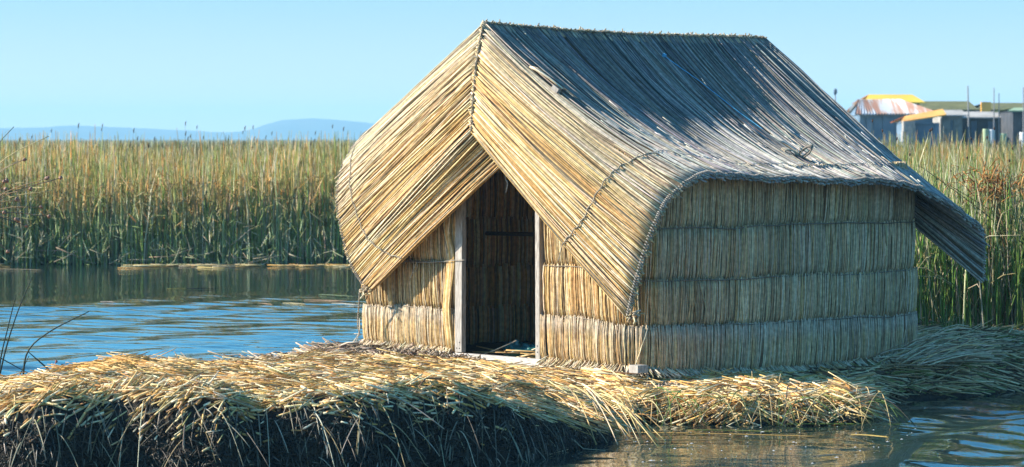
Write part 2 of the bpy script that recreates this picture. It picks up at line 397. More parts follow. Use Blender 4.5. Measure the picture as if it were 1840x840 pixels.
for side, keys, nm in ((1, R_keys, 'right'), (-1, L_keys, 'left')):
    S, SN = mat_surface(keys, side); mats[side] = S
    qt = np.array([k[0] for k in keys]); QF = .2 if side > 0 else .23
    # outward sign
    qq = np.array([.5]); nv = SN(qq, np.array([.5]))[0]; sgn = 1 if nv[2] > 0 else -1
    mb = MB(); r = rng(11+side)
    K = 15
    # space the reeds evenly along the (mean) width, not along q
    dq = np.linspace(0, 1, 400); mid = S(dq, np.full(400, .7)); cd = np.concatenate([[0], np.cumsum(np.linalg.norm(np.diff(mid, axis=0), axis=1))])
    def layer(step, offn, jit, rr, pal_dark, vend, lo=0):
        n = int(cd[-1]/step); q = np.interp(np.linspace(0, cd[-1], n), cd, dq)+r.normal(0, .0012, n); q = np.clip(q, 0.0, 1)
        v0 = -r.uniform(0, .012, n); v1 = vend+r.uniform(-.004, .014, n)+.03*(r.random(n) < .07)*r.random(n)
        v = v0[:, None]+(v1-v0)[:, None]*np.linspace(0, 1, K)[None, :]
        drift = r.normal(0, .004, n)[:, None]*np.sin(np.linspace(0, pi, K))[None, :]
        Q = np.clip(q[:, None]+drift+r.normal(0, .0025, n)[:, None]*np.linspace(-1, 1, K)[None, :], 0, 1)
        vv = np.clip(v, -.03, 1.06)
        p = S(Q, vv); nn = SN(Q, np.clip(vv, .01, .99))*sgn
        o_ = offn+r.normal(0, jit, n)[:, None]+.006*vnoise(vv*9+q[:, None]*50, q[:, None]*300, 3)
        p = p+nn*o_[..., None]
        fm = front_mix(Q, vv, QF)
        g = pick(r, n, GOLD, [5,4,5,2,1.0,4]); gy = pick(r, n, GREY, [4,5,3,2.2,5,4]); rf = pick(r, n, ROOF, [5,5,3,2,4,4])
        vv1 = np.linspace(0, 1, K)[None, :]
        # gold near the inner edge, greyer to the outer and upper edges
        gold = np.clip(fm*1.4-.40*sm(.6, 1.0, vv1)-.1+r.normal(0, .18, n)[:, None], 0, 1)[..., None]
        cw = g[:, None]*gold+gy[:, None]*(1-gold)
        isf = sm(QF+.015, QF-.02, Q)[..., None]
        c = cw*isf+rf[:, None]*np.interp(vv1, [0, .4, .75], [.72, .8, 1.15])[..., None]*(1-isf)  # slope colour painted darker where shaded above, lighter where sunlit below
        c = c*pal_dark
        rad = r.uniform(rr*.65, rr*1.2, n)
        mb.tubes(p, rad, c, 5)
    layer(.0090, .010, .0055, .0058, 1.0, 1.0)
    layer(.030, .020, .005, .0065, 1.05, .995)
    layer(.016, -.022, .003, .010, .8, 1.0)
    # body of the mat
    gq = np.linspace(0, 1, 160); gv = np.linspace(0, .995, 24); Q, V = np.meshgrid(gq, gv, indexing='ij')
    nn = SN(Q, np.clip(V, .01, .99))*sgn; g = S(Q, V)
    A_ = g+nn*.001; B_ = g-nn*.018
    mb.grid(A_, (.13,.10,.065)); mb.grid(B_, (.13,.10,.065), flip=True)
    for ed in (0, -1): mb.grid(np.stack([A_[ed], B_[ed]], 0), (.2,.15,.09))
    mb.grid(np.stack([A_[:, -1], B_[:, -1]], 1), (.2,.15,.09))
    # loose broken stems lying on the lower slope
    if side > 0:
        n = 110; q = r.uniform(.2, .8, n); v = r.beta(5, 1.6, n); L_ = r.uniform(.05, .2, n)
        vv = v[:, None]+(L_[:, None]/2.6)*np.linspace(-.5, .5, 4)[None, :]; QQ = q[:, None]+r.normal(0, .003, n)[:, None]*np.linspace(-.5, .5, 4)[None, :]
        vv = np.clip(vv, .02, .995)
        p = S(QQ, vv)+SN(QQ, np.clip(vv, .02, .98))*sgn*(.03+.02*np.abs(r.normal(0, 1, n)))[:, None, None]
        mb.tubes(p, r.uniform(.003, .006, n), pick(r, n, ROOF, [2,5,1,1,6,3])*1.15, 4)
    # bristly stub ends along the ridge and seam
    n = 900; q = r.uniform(QF-.01 if side > 0 else QF, .81, n); p0 = S(q, np.zeros(n)); p1 = S(q, np.full(n, .03))
    dr = (p0-p1); dr /= np.linalg.norm(dr, axis=1, keepdims=True)
    e = p0+dr*r.uniform(.005, .035, n)[:, None]+r.normal(0, .006, (n, 3))+np.array([0, 0, .018])
    mb.tubes(np.stack([p1+np.array([0,0,.014]), p0+np.array([0,0,.022]), e], 1), r.uniform(.005, .008, n), pick(r, n, GREY, [3,4,3,2,3,3])*.8, 4)
    thatch = mb.build('roof_mat', M['reed'], hut)
    thatch['label'] = 'right roof mat with weathered grey slope and golden front wing' if side > 0 else 'left roof mat with golden front wing'
    # edge cord
    er = MB(); q = np.linspace(0, 1, 240); e = S(q, np.full(240, 1.0)); er.rope(e+np.array([0, -.004, .004]), .0105, (.38,.34,.27), .04)
    # whip knots on it
    qk = np.linspace(.005, .995, 300); pk = S(qk, np.full(300, .988)); nk = SN(qk, np.full(300, .97))*sgn; dk = S(qk, np.full(300, 1.004))
    er.tubes(np.stack([pk+nk*.026, (pk+dk)/2+nk*.032, dk+nk*.014], 1), .0055, (.27,.245,.21), 4)
    er.build('edge_cord', M['rope'], thatch)
    if side > 0:
        sc = MB(); q = np.linspace(.0, .2, 60); e = S(q, np.zeros(60))+np.array([-.006, -.03, .0]); sc.rope(e, .011, (.42,.35,.25), .04)
        q = np.linspace(.2, .81, 200); e = S(q, np.zeros(200))+np.array([0, -.0, .028]); sc.rope(e, .011, (.3,.26,.2), .05)
        n = 420; q = np.concatenate([np.linspace(.003, .2, 70), np.linspace(.2, .8, n-70)]); e = S(q, np.zeros(n)); rr = rng(4)
        dv = rr.normal(0, 1, (n, 3))*np.array([.02, .008, .016]); off = np.where((q < .2)[:, None], np.array([-.006, -.034, 0]), np.array([0, 0, .03]))
        sc.tubes(np.stack([e+off-dv, e+off+dv*.2, e+off+dv], 1), .006, pick(rr, n, GREY)*.75, 4)
        sc.build('seam_stitching', M['rope'], thatch)
    # cord sewn across the wing
    cm = MB()
    if side > 0:
        qs_ = np.array([.001, .03, .06, .10, .14, .18, .20, .215]); vs_ = np.array([.62, .66, .70, .735, .76, .785, .80, .81])
    else:
        qs_ = np.array([.001, .03, .07, .11, .15, .19, .215]); vs_ = np.array([.72, .76, .80, .84, .87, .90, .93])
    qi = np.linspace(qs_[0], qs_[-1], 80); vi = np.interp(qi, qs_, vs_)+.003*np.sin(qi*300)
    pth = S(qi, vi)+SN(qi, vi)*sgn*.03
    cm.rope(pth, .0065, (.42,.37,.28), .035)
    for i in range(0, 80, 3):
        cm.tube(np.stack([pth[i], pth[i]+rng(i).normal(0, .012, 3)+np.array([0,-.01,0])]), .004, (.25,.21,.16), 4)
    if side > 0: cm.tube(resample([pth[0], pth[0]+np.array([-.02,.05,-.08]), pth[0]+np.array([-.04,.1,-.17])], 10), .005, (.35,.3,.24), 5)
    cm.build('sewing_cord', M['rope'], thatch)
    if side > 0:
        cm = MB(); qi = np.linspace(.2, .93, 120); vi = np.interp(qi, [.2, .4, .6, .8, .93], [.80, .83, .84, .82, .80])
        cm.tube(S(qi, vi)+SN(qi, vi)*sgn*.031, .0035, (.5,.48,.42), 4); cm.build('slope_cord', M['rope'], thatch)
        SR, SNR, sgr = S, SN, sgn; matR = thatch
    else: SLm, matL = S, thatch

# knots and rope tails at the wing tips
mb = MB(); tp = HP(655, 522, -.29); rr = rng(9)
for i in range(26):
    a = tp+rr.normal(0, .025, 3); b = a+rr.normal(0, .03, 3); mb.tube(np.stack([a, (a+b)/2+rr.normal(0, .01, 3), b]), .008, pick(rr, 1, GREY)[0], 5)
mb.rope(resample([tp+np.array([-.05,0,0]), HP(644,560,-.27), HP(643,585,-.27), HP(647,603,-.27)], 20), .008, (.4,.34,.26), .04)
for e in ((632,618), (626,628), (640,615), (636,600)):
    mb.tube(resample([HP(646,572,-.27), HP(645,598,-.27), HP(e[0], e[1], -.27)], 8), .004, (.45,.38,.28), 4)
mb.build('knotted_rope', M['rope'], matL)
mb = MB(); tp = HP(1134, 570, -.36)
for i in range(30):
    a = tp+rr.normal(0, .025, 3); b = a+rr.normal(0, .03, 3)+np.array([.02,0,0]); mb.tube(np.stack([a, (a+b)/2+rr.normal(0, .01, 3), b]), .008, pick(rr, 1, GREY)[0]*.8, 5)
mb.build('knotted_rope', M['rope'], matR)
# lifted strip and batten at the fold
mb = MB(); 
def onR(q, v, o): 
    q = np.atleast_1d(np.asarray(q, float)); v = np.atleast_1d(np.asarray(v, float)); return (S_(q, v)+N_(q, v)*sgr*o)
S_, N_ = SR, SNR
for i in range(16):
    v = np.linspace(.24, .40, 6); q = np.full(6, .199+.0009*i); p = onR(q, v, .03)+np.array([0, 0, 1])*(.055*np.sin(np.linspace(0, 1, 6)*pi*.6))[:, None]*(1-i/24)
    mb.tube(p, .006, pick(rr, 1, GREY, [1,4,1,.2,5,1])[0], 5)
mb.build('lifted_reeds', M['reed'], matR)
mb = MB(); a = onR(.198, .37, .015)[0]; d1 = onR(.198, .40, .015)[0]-a; d1 /= np.linalg.norm(d1); up = np.array([0,0,1.]); sd = np.cross(d1, up); sd /= np.linalg.norm(sd); up2 = np.cross(sd, d1)
cs = [a+d1*x+sd*y+up2*z for z in (0, .05) for x, y in ((-.03,-.03),(.05,-.03),(.05,.03),(-.03,.03))]
mb.hexa(cs, (1,1,1)); mb.build('batten_end', M['wood'], matR)
# bow of bent reed tied on the slope
mb = MB(); c0 = P(1434, 284, 28.75)
# find the roof surface there
best = None
gq = np.linspace(.2, .8, 241); gv = np.linspace(.4, 1, 121); Q, V = np.meshgrid(gq, gv, indexing='ij'); G = SR(Q, V)
def on_px(px, py):
    X = 920+F*G[..., 0]/G[..., 1]; Y = 250-F*(G[..., 2]-HC)/G[..., 1]; i = np.unravel_index(np.argmin((X-px)**2+(Y-py)**2), X.shape); return Q[i], V[i], G[i]
q0, v0, c0 = on_px(1434, 286); nrm0 = onR(q0, v0, .03)[0]; c0 = nrm0
def bow(dx, dz, wd, dy=0.0):
    pts = []
    for t in np.linspace(0, 2*pi, 26):
        a = (1-math.cos(t))/2; b = math.sin(t)*wd
        pts.append(c0+np.array([dx*a-dz*b*.5/abs(dx)*.3, dy*a, dz*a+b]))
    return np.array(pts)
for k in range(3):
    mb.tube(bow(.14-.01*k, .10-.012*k, .030+.005*k, -.02*k), .010, (.24,.2,.15), 5)
    mb.tube(bow(-.17+.012*k, .07-.012*k, .024+.005*k, -.02*k), .010, (.46,.38,.26), 5)
for e in ((-.02,-.02,.07), (.03,-.03,.05), (-.05,-.05,.02), (.01, -.02, .09)): mb.tube(np.stack([c0, c0+np.array(e)]), .004, (.3,.24,.16), 4)
for k in range(6): 
    a = rr.normal(0, .012, 3); mb.tube(np.stack([c0-a, c0+a+np.array([0,0,.012])]), .007, (.2,.17,.13), 5)
mb.build('reed_bow', M['reed'], matR)
# blue twine knot and the line running from it
q1, v1, c1 = (lambda g: g)(on_px(1190, 130)); 
gv2 = np.linspace(.02, .6, 121); Q, V = np.meshgrid(gq, gv2, indexing='ij'); G = SR(Q, V); q1, v1, c1 = on_px(1190, 105); q2, v2, c2 = on_px(1255, 150); 
gv3 = np.linspace(.3, .9, 121); Q, V = np.meshgrid(gq, gv3, indexing='ij'); G = SR(Q, V); q3, v3, c3 = on_px(1370, 238)
mb = MB(); kc = onR(q1, v1, .04)[0]
for i in range(9):
    t = np.linspace(0, 2*pi, 14); ax = rr.normal(0, 1, (2, 3)); ax /= np.linalg.norm(ax, axis=1, keepdims=True)
    mb.tube(kc+.018*(np.cos(t)[:, None]*ax[0]+np.sin(t)[:, None]*ax[1]), .004, (1,1,1), 4)
tt = np.linspace(0, 1, 40); qq = np.interp(tt, [0, .4, 1], [q1, q2, q3]); vv = np.interp(tt, [0, .4, 1], [v1, v2, v3])
mb.tube(onR(qq, vv, .034), .0035, (1,1,1), 4)
mb.build('blue_twine', M['bluetwine'], matR)

# --- door frame (jambs and sill are separate parts of the frame)
fr = MB()
def hbox(mb, w0, w1, u0, u1, z0, z1, sk=0.0):
    c = [H(w0, u0, z0), H(w1, u0, z0), H(w1, u1, z0), H(w0, u1, z0), H(w0+sk, u0, z1), H(w1+sk, u0, z1), H(w1+sk, u1, z1), H(w0+sk, u1, z1)]
    return mb.hexa(c, (1,1,1))
hbox(fr, -.56, .43, -.06, -.015, 2.36, 2.43)
frame = fr.build('door_frame', M['woodx'], hut)
def bev(o, w=.004):
    m = o.modifiers.new('bevel', 'BEVEL'); m.width = w; m.segments = 2; m.limit_method = 'ANGLE'
bev(frame)
j = MB(); hbox(j, -.70, -.60, -.062, -.005, .46, 2.44, .012); hbox(j, -.735, -.698, -.03, .03, .42, 2.42, .008); o = j.build('jamb', M['wood'], frame); bev(o); o['label'] = 'wide left jamb with pale scraped paint'
j = MB(); hbox(j, .475, .535, -.062, .02, .44, 2.44, -.01); o = j.build('jamb', M['wood'], frame); bev(o)
j = MB(); hbox(j, -.70, .56, -.085, -.01, .385, .452); o = j.build('sill', M['woodx'], frame); bev(o)
for w_, z_ in ((-.63,.50),(-.67,.50),(-.63,.56),(.505,.52),(.505,.58)):
    c = H(w_, -.068, z_); a = np.linspace(0, 2*pi, 9)[:-1]
    j = MB(); j.tube(np.stack([c, H(w_, -.060, z_)]), .005, (.05,.04,.04), 8); j.build('nail', M['rope'], frame)
# cross pole inside, hanging string, string on left wall
mb = MB(); mb.tube(np.stack([H(-2.2, 1.7, 1.58), H(0, 1.72, 1.60), H(1.7, 1.7, 1.58)]), .022, (.16,.10,.06), 8); mb.build('cross_pole', M['rope'], hut)
mb = MB(); mb.rope(resample([HP(909,294,-.05), HP(911,308,-.05), HP(908,320,-.05), HP(912,330,-.05), HP(909,346,-.05)], 20), .006, (.62,.58,.5), .03); mb.build('hanging_string', M['rope'], hut)
mb = MB()
mb.tube(resample([HP(722,470,-.06), HP(760,472,-.07), HP(800,470,-.07), HP(818,468,-.08), HP(836,468,-.08)], 24), .0045, (.3,.27,.22), 4)
mb.tube(resample([HP(750,470,-.07), HP(744,482,-.08), HP(741,492,-.08), HP(738,500,-.08)], 8), .005, (.42,.38,.3), 4)
mb.tube(resample([HP(748,470,-.07), HP(750,480,-.08), HP(745,490,-.08)], 8), .004, (.42,.38,.3), 4)
mb.build('wall_string', M['rope'], hut)
# reed bundle curling beside the left jamb
mb = MB()
for i in range(26):
    w_ = -.80+rr.uniform(-.05, .05); zt = rr.uniform(1.95, 2.2)
    p = resample([H(w_, -.03, .47), H(w_-.01, -.06-rr.uniform(0,.02), .9), H(w_+rr.uniform(0,.03), -.04, 1.37), H(w_-.02, -.06-rr.uniform(0,.02), 1.7), H(w_+rr.uniform(-.06,.02), -.04, zt)], 12)
    mb.tube(p, rr.uniform(.006,.009), pick(rr, 1, GOLD)[0], 5)
mb.build('reed_bundle', M['reed'], hut)
# floor mat of the hut
mb = MB(); g = np.array([[H(w_, u_, .37) for w_ in np.linspace(WL+.05, WR-.05, 12)] for u_ in np.linspace(.0, UZ-.05, 12)]); mb.grid(g, (.42,.31,.17)); mb.build('floor_mat', M['reed'], hut)
# wooden block under the right wing tip: lies loose against the wall
mb = MB(); c = HP(1145, 662, -.14); bx = [c+W.tolist()[0]*0 for _ in range(1)]
def wb(w_, u_, z): return H(w_, u_, z)
wc = iw(1145, -.12); cs = [wb(wc+a, -.12+b, z) for z in (.40, .475) for a, b in ((-.06,-.05),(.06,-.05),(.06,.08),(-.06,.08))]
mb.hexa(cs, (1,1,1)); o = mb.build('wooden_block', M['wood'], None, cs[0]); bev(o); tag(o, 'short pale timber block sticking out at the foot of the hut corner', 'wood block')

# teal bag inside the doorway
def blob(c, rad, seed, amp=.25, n=22, m=14):
    a = np.linspace(0, 2*pi, n); b = np.linspace(-pi/2, pi/2, m); A, B = np.meshgrid(a, b, indexing='ij')
    x = np.cos(A)*np.cos(B); y = np.sin(A)*np.cos(B); z = np.sin(B)
    A0 = np.where(np.isclose(A, 2*pi), 0, A)
    k = 1+amp*(vnoise(np.cos(A0)*np.cos(B)*2.3+z*2, np.sin(A0)*np.cos(B)*2.3+z, seed))+amp*.5*vnoise(np.cos(A0)*np.cos(B)*6+z*5, np.sin(A0)*np.cos(B)*6-z*3, seed+1)
    return np.array(c)+np.stack([x*k*rad[0], y*k*rad[1], z*k*rad[2]], -1)
mb = MB(); c = H(-.22, .55, .45); mb.grid(blob(c, (.22,.17,.085), 7, .35, 40, 26), (1,1,1)); mb.grid(blob(H(-.42, .5, .47), (.10,.10,.09), 12, .4, 30, 20), (1,1,1))
o = mb.build('plastic_bag', M['bag'], None, c); tag(o, 'crumpled teal plastic bag on the floor inside the hut doorway', 'bag')

# ================================================================ THE ISLAND
nk = np.array([(-16,24),(-9,22.6),(-4.5,22.7),(-2.5,22.9),(-1.2,23.2),(-.3,23.9),(.35,24.7),(.8,25.5),(.98,26.9),(1.3,27.35),(2.3,27.2),(3.1,27.2),(3.5,28.5),(4.3,29.3),(5.2,30.1),(9,31.5),(18,33)])
fk = np.array([(-16,29),(-9,28.4),(-5.2,28.05),(-4.4,28.25),(-3.5,28.75),(-2.6,29.2),(-2.15,29.5),(-2.02,31.1),(-1.72,31.9),(-1,33.2),(1,36),(3,42),(6,60),(18,80)])
def ynear(x): return np.interp(x, nk[:, 0], nk[:, 1])+.20*vnoise(x*1.6, 0*x+3, 61)+.10*vnoise(x*4.5, 0*x+1, 62)
def yfar(x): return np.interp(x, fk[:, 0], fk[:, 1])+.06*vnoise(x*3, 0*x, 63)
def ground(x, y):
    x = np.asarray(x, float); y = np.asarray(y, float)
    left = sm(1.0, -.2, x)
    brow = np.interp(x, [-9, -4.8, -3.5, -2, -.6, .4, .9], [.52, .50, .60, .62, .58, .42, .36])
    t = sm(23.5, 27.0, y)
    far = np.interp(x, [-9, -4.8, -3.6, -2.4, -1.4, 0, .9], [.36, .34, .50, .42, .40, .40, .38])
    hl = brow*(1-t)+far*t
    hr = np.interp(y, [27, 27.9, 28.6, 29.5, 32, 34, 40, 60], [.14, .20, .21, .20, .29, .38, .35, .15])
    h = hl*left+hr*(1-left)
    h = h+.13*np.exp(-((x-.95)/.45)**2-((y-28.5)/.45)**2)+.04*np.exp(-((x-2.0)/.7)**2-((y-28.8)/.4)**2)
    h = h+.08*np.exp(-((x-.5)/.4)**2-((y-28.75)/.3)**2)
    # fall to the water
    yn = ynear(x); yf = yfar(x)
    wn = np.where(x < .9, .55, np.where(x < 3.3, .38, 1.6))
    dn = (y-yn)/wn
    fallN = np.where(x < .9, 1-(1-np.clip(dn, 0, 1))**4.2, sm(0, 1, dn) if False else 1-(1-np.clip(dn, 0, 1))**1.6)
    fallF = sm(0, .45, yf-y)
    h = (h+.5)*fallN*fallF-.5*(1-0*fallF) 
    h = np.where(dn < 0, -.5, h)
    # hump of the second mound and the gulley between them
    h = h+.05*np.exp(-((x-2.0)/.9)**2-((y-27.75)/.3)**2)
    h = h-.30*np.exp(-((x-(1.02-.10*(y-27)))/.16)**2)*sm(28.0, 27.2, y)
    mask = fallN*fallF
    near_hut = np.exp(-np.clip(-((x-O0[0])*U[0]+(y-O0[1])*U[1]) if False else np.abs(x-np.clip(x,-1.7,1.3))+np.maximum(0, np.abs(y-(29.75-1.07*(x+.05)))-.3), 0, 9)*2.0)
    h = h-.045*mask*near_hut
    h = h+mask*(1-.8*near_hut)*(.055*sm(27.4, 25.6, y)+.016)*fbm(x*1.5, y*1.5, 71)+mask*(1-.8*near_hut)*.016*fbm(x*6, y*6, 75)
    return h
gx = np.arange(-13, 12.01, .06); gy = np.arange(21.8, 44, .06)
X, Y = np.meshgrid(gx, gy, indexing='ij'); Z = ground(X, Y)
mb = MB(); mb.grid(np.stack([X, Y, Z], -1), (.1,.08,.05)); isl = mb.build('ground', M['soil']); tag(isl, kind='structure')
def gnormal(x, y):
    e = .04; gxx = (ground(x+e, y)-ground(x-e, y))/(2*e); gyy = (ground(x, y+e)-ground(x, y-e))/(2*e)
    n = np.stack([-gxx, -gyy, np.ones_like(gxx)], -1); return n/np.linalg.norm(n, axis=-1, keepdims=True)
def inhut(x, y):
    w_ = (x-O0[0])*W[0]+(y-O0[1])*W[1]; 
    det = W[0]*U[1]-W[1]*U[0]; dx, dy = x-O0[0], y-O0[1]
    a = (dx*U[1]-dy*U[0])/det; b = (W[0]*dy-W[1]*dx)/det
    return (a > WL-.02) & (a < WR+.06) & (b > -.03) & (b < UZ)
STRAW = [(.66,.43,.16),(.60,.34,.09),(.74,.56,.28),(.44,.22,.06),(.18,.10,.04),(.80,.67,.42),(.34,.30,.09)]
def scatter(seed, n, xr, yr, Lr, Rr, az0, azs, lift, name, pal=STRAW, wts=None, cond=None, pitch=.12, curve=.05, S=4, slmax=.35, edge=.30, pm=0.0):
    r = rng(seed); x = r.uniform(*xr, n); y = r.uniform(*yr, n)
    h = ground(x, y); k = (h > .02) & ~inhut(x, y) & (y > ynear(x)+edge) & (y < yfar(x)-.12)
    if cond is not None: k &= cond(x, y, h)
    x, y, h = x[k], y[k], h[k]; n = len(x)
    a = (az0(x, y) if callable(az0) else az0)+r.normal(0, azs, n); L_ = r.uniform(*Lr, n)*r.uniform(.5, 1, n)
    t = np.linspace(-.5, .5, 4)[None, :]
    px_ = x[:, None]+np.cos(a)[:, None]*L_[:, None]*t; py_ = y[:, None]+np.sin(a)[:, None]*L_[:, None]*t
    bend = r.normal(0, curve, n)[:, None]*L_[:, None]*(4*t*t)
    px_ += -np.sin(a)[:, None]*bend; py_ += np.cos(a)[:, None]*bend
    hc = ground(x, y); nr = gnormal(x, y)
    # follow the slope of the ground at the middle, never stand off it
    sl = -(nr[:, 0]*np.cos(a)+nr[:, 1]*np.sin(a))/np.maximum(nr[:, 2], .3); sl = np.clip(sl, -slmax, slmax)
    pz = hc[:, None]+sl[:, None]*L_[:, None]*t+(r.normal(0, pitch, n)+pm*(.5+1.3*vnoise(x*1.1, y*.6, 33)))[:, None]*L_[:, None]*t+r.uniform(*lift, n)[:, None]+.008*r.normal(0, 1, n)[:, None]
    c = pick(r, n, pal, wts, .14)
    return np.stack([px_, py_, pz], -1), r.uniform(*Rr, n)[:, None]*np.array([1, 1.05, 1, .75])[None, :], c
st = MB()
# lit top of the left tongue
p, q, c = scatter(1, 80000, (-7.5, 1.6), (23.0, 31.6), (.15, .65), (.0022, .0050), lambda x, y: .1+.5*vnoise(x*1.2, y*1.2, 5), .3, (.0, .04), 's', wts=[5,5,5,4,3.2,5,1.6], pitch=.045)
gold_patch = np.exp(-((p[:, 1, 0]+4.0)/.9)**2-((p[:, 1, 1]-27.3)/1.2)**2)[:, None]; c = c*(1-.9*gold_patch)+np.array([.62,.33,.07])*.9*gold_patch*(.7+.6*rng(2).random((len(c), 1)))
st.tubes(p, q, c, 4)
# brow: thick cut ends pushed out over the edge
def browc(x, y, h): d = y-ynear(x); return (d > .02) & (d < .60)
p, q, c = scatter(2, 34000, (-7, 1.0), (22.4, 27.2), (.07, .30), (.0045, .0105), lambda x, y: .35+.5*vnoise(x*1.5, y*1.5, 9), .45, (-.01, .05), 's', cond=lambda x, y, h: browc(x, y, h) & (h > .12) & (rng(77).random(len(x)) < sm(.18, .56, h+.09*vnoise(x*2.2, y*2.2, 13))**1.3+.05), wts=[6,5,7,4,3,6,.3], pitch=.22, edge=.0, slmax=.25, pm=.34)
st.tubes(p, q, c, 5)
# right mound and foot of the hut
p, q, c = scatter(3, 17000, (.9, 3.5), (27.1, 29.3), (.2, .75), (.0035, .0075), lambda x, y: -.1+.5*vnoise(x*2, y*2, 5), .45, (.0, .08), 's', wts=[6,5,6,3,2,5,1.5], pitch=.06, edge=.12)
st.tubes(p, q, c, 4)
# right shore, sloping into the water, reeds longer and greyer
p, q, c = scatter(4, 22000, (3.0, 9), (28.2, 36), (.25, .9), (.004, .009), lambda x, y: .25+.5*vnoise(x*1.1, y*1.1, 15), .4, (.0, .09), 's', pal=[(.48,.34,.16),(.62,.47,.25),(.30,.20,.09),(.17,.19,.05),(.66,.54,.34),(.10,.06,.03)], wts=[4,4,4,3,2,4], pitch=.09, pm=.1, curve=.1, edge=-.1)
st.tubes(p, q, c, 4)
straw = st.build('straw', M['straw']); tag(straw, kind='stuff', label='loose dry straw heaped over the top of the reed island', cat='straw')

# hanging stems on the dark face of the tongue
st = MB(); r = rng(21); n = 1000
x = r.uniform(-7, 1.05, n)**1; y0 = ynear(x)+r.uniform(.02, .42, n)*r.uniform(.5,1,n)
L_ = r.uniform(.10, .5, n)*r.choice([1, 1, 1.5], n); az = -1.2+r.normal(0, .95, n); K = 6
t = np.linspace(0, 1, K)[None, :]
out = (L_*r.uniform(.15, .7, n))[:, None]*t; dropz = (L_*r.uniform(.4, 1, n))[:, None]*t**1.15
h0 = np.minimum(ground(x, y0)+.03, .62)
xx = x[:, None]+np.cos(az)[:, None]*out; yy = y0[:, None]+np.sin(az)[:, None]*out
zz = np.maximum(h0[:, None]+.03*np.sin(pi*t*.6)-dropz, ground(xx, yy)+.006)
zz = np.maximum(zz, -.03)
k = (h0 > .03)
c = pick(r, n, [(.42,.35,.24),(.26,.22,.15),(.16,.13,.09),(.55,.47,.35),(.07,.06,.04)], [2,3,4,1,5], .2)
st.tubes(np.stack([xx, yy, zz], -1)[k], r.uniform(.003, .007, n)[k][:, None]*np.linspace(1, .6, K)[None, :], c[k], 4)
# long stems sliding down the face
n = 50; x = r.uniform(-6, .9, n); y0 = ynear(x)+r.uniform(.05, .25, n); L_ = r.uniform(.35, .85, n); az = r.choice([-.5, -1.0, -2.2], n)+r.normal(0, .35, n); K = 9; t = np.linspace(0, 1, K)[None, :]
out = (L_*.55)[:, None]*t; xx = x[:, None]+np.cos(az)[:, None]*out; yy = y0[:, None]-np.abs(np.sin(az))[:, None]*out
zz = ground(x, y0)[:, None]+.05+.05*np.sin(pi*t)-(L_*.75)[:, None]*t**1.25; zz = np.maximum(zz, np.maximum(ground(xx, yy), 0)+.01)
st.tubes(np.stack([xx, yy, zz], -1), r.uniform(.003, .0055, n)[:, None]*np.linspace(1, .55, K)[None, :], pick(r, n, [(.5,.38,.2),(.36,.26,.12),(.55,.46,.3)], None, .15), 5)
# root tangle low on the face
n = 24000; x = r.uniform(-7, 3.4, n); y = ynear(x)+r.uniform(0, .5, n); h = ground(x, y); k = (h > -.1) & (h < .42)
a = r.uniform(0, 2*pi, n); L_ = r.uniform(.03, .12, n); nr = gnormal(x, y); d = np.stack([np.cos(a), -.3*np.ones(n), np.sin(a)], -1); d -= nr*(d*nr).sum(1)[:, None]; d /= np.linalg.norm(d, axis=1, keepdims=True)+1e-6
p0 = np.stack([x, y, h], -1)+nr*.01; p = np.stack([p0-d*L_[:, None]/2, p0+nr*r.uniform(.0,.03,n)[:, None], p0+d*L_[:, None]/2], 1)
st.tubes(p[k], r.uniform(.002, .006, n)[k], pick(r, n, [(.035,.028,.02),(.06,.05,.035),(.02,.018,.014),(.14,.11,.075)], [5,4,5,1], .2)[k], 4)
o = st.build('straw', M['straw']); tag(o, kind='stuff', label='stems and roots hanging down the dark side of the reed island', cat='straw')

# coarse brown litter round the foot of the hut (left end and in front of the corner)
st = MB(); r = rng(31)
for (cx, cy, sx, sy, n, L0) in ((-1.75,30.55,.42,.30,700,.5), (1.55,28.15,.35,.10,420,.12), (-.9,29.95,.6,.12,380,.14)):
    x = r.normal(cx, sx, n); y = r.normal(cy, sy, n); a = r.normal(-.1, .5, n); L_ = r.uniform(.3, 1, n)*L0; k = ~inhut(x, y); t = np.linspace(-.5, .5, 4)[None, :]
    dist = np.exp(-((x-cx)/sx)**2/2-((y-cy)/sy)**2/2)
    z = ground(x, y)+.02+r.uniform(0, .10, n)*dist; z = np.where(z < .1, .36, z)
    p = np.stack([x[:, None]+np.cos(a)[:, None]*L_[:, None]*t, y[:, None]+np.sin(a)[:, None]*L_[:, None]*t, z[:, None]+r.normal(0, .12, n)[:, None]*L_[:, None]*t+.02*np.sin(7*t+a[:, None])], -1)
    st.tubes(p[k], r.uniform(.004, .009, n)[k], pick(r, n, [(.25,.17,.1),(.36,.27,.18),(.16,.1,.06),(.45,.36,.26)], None, .2)[k], 4)
o = st.build('straw', M['straw']); tag(o, kind='stuff', label='brown matted litter along the foot of the hut', cat='straw')
# loose straw just inside the doorway
st = MB(); n = 160; w_ = r.uniform(-.5, .9, n); u_ = r.uniform(.2, 2.2, n); a = r.normal(.2, .6, n); L_ = r.uniform(.1, .6, n); t = np.linspace(-.5, .5, 3)[None, :]
p = H(w_[:, None]+np.cos(a)[:, None]*L_[:, None]*t, u_[:, None]+np.sin(a)[:, None]*L_[:, None]*t, (.39+r.uniform(0, .1, n))[:, None]+r.normal(0, .2, n)[:, None]*L_[:, None]*t)
p[..., 2] = np.maximum(p[..., 2], .378)
st.tubes(p, r.uniform(.005, .009, n), pick(r, n, GOLD), 5); o = st.build('straw', M['straw']); tag(o, kind='stuff', label='loose stems on the floor inside the hut', cat='straw')

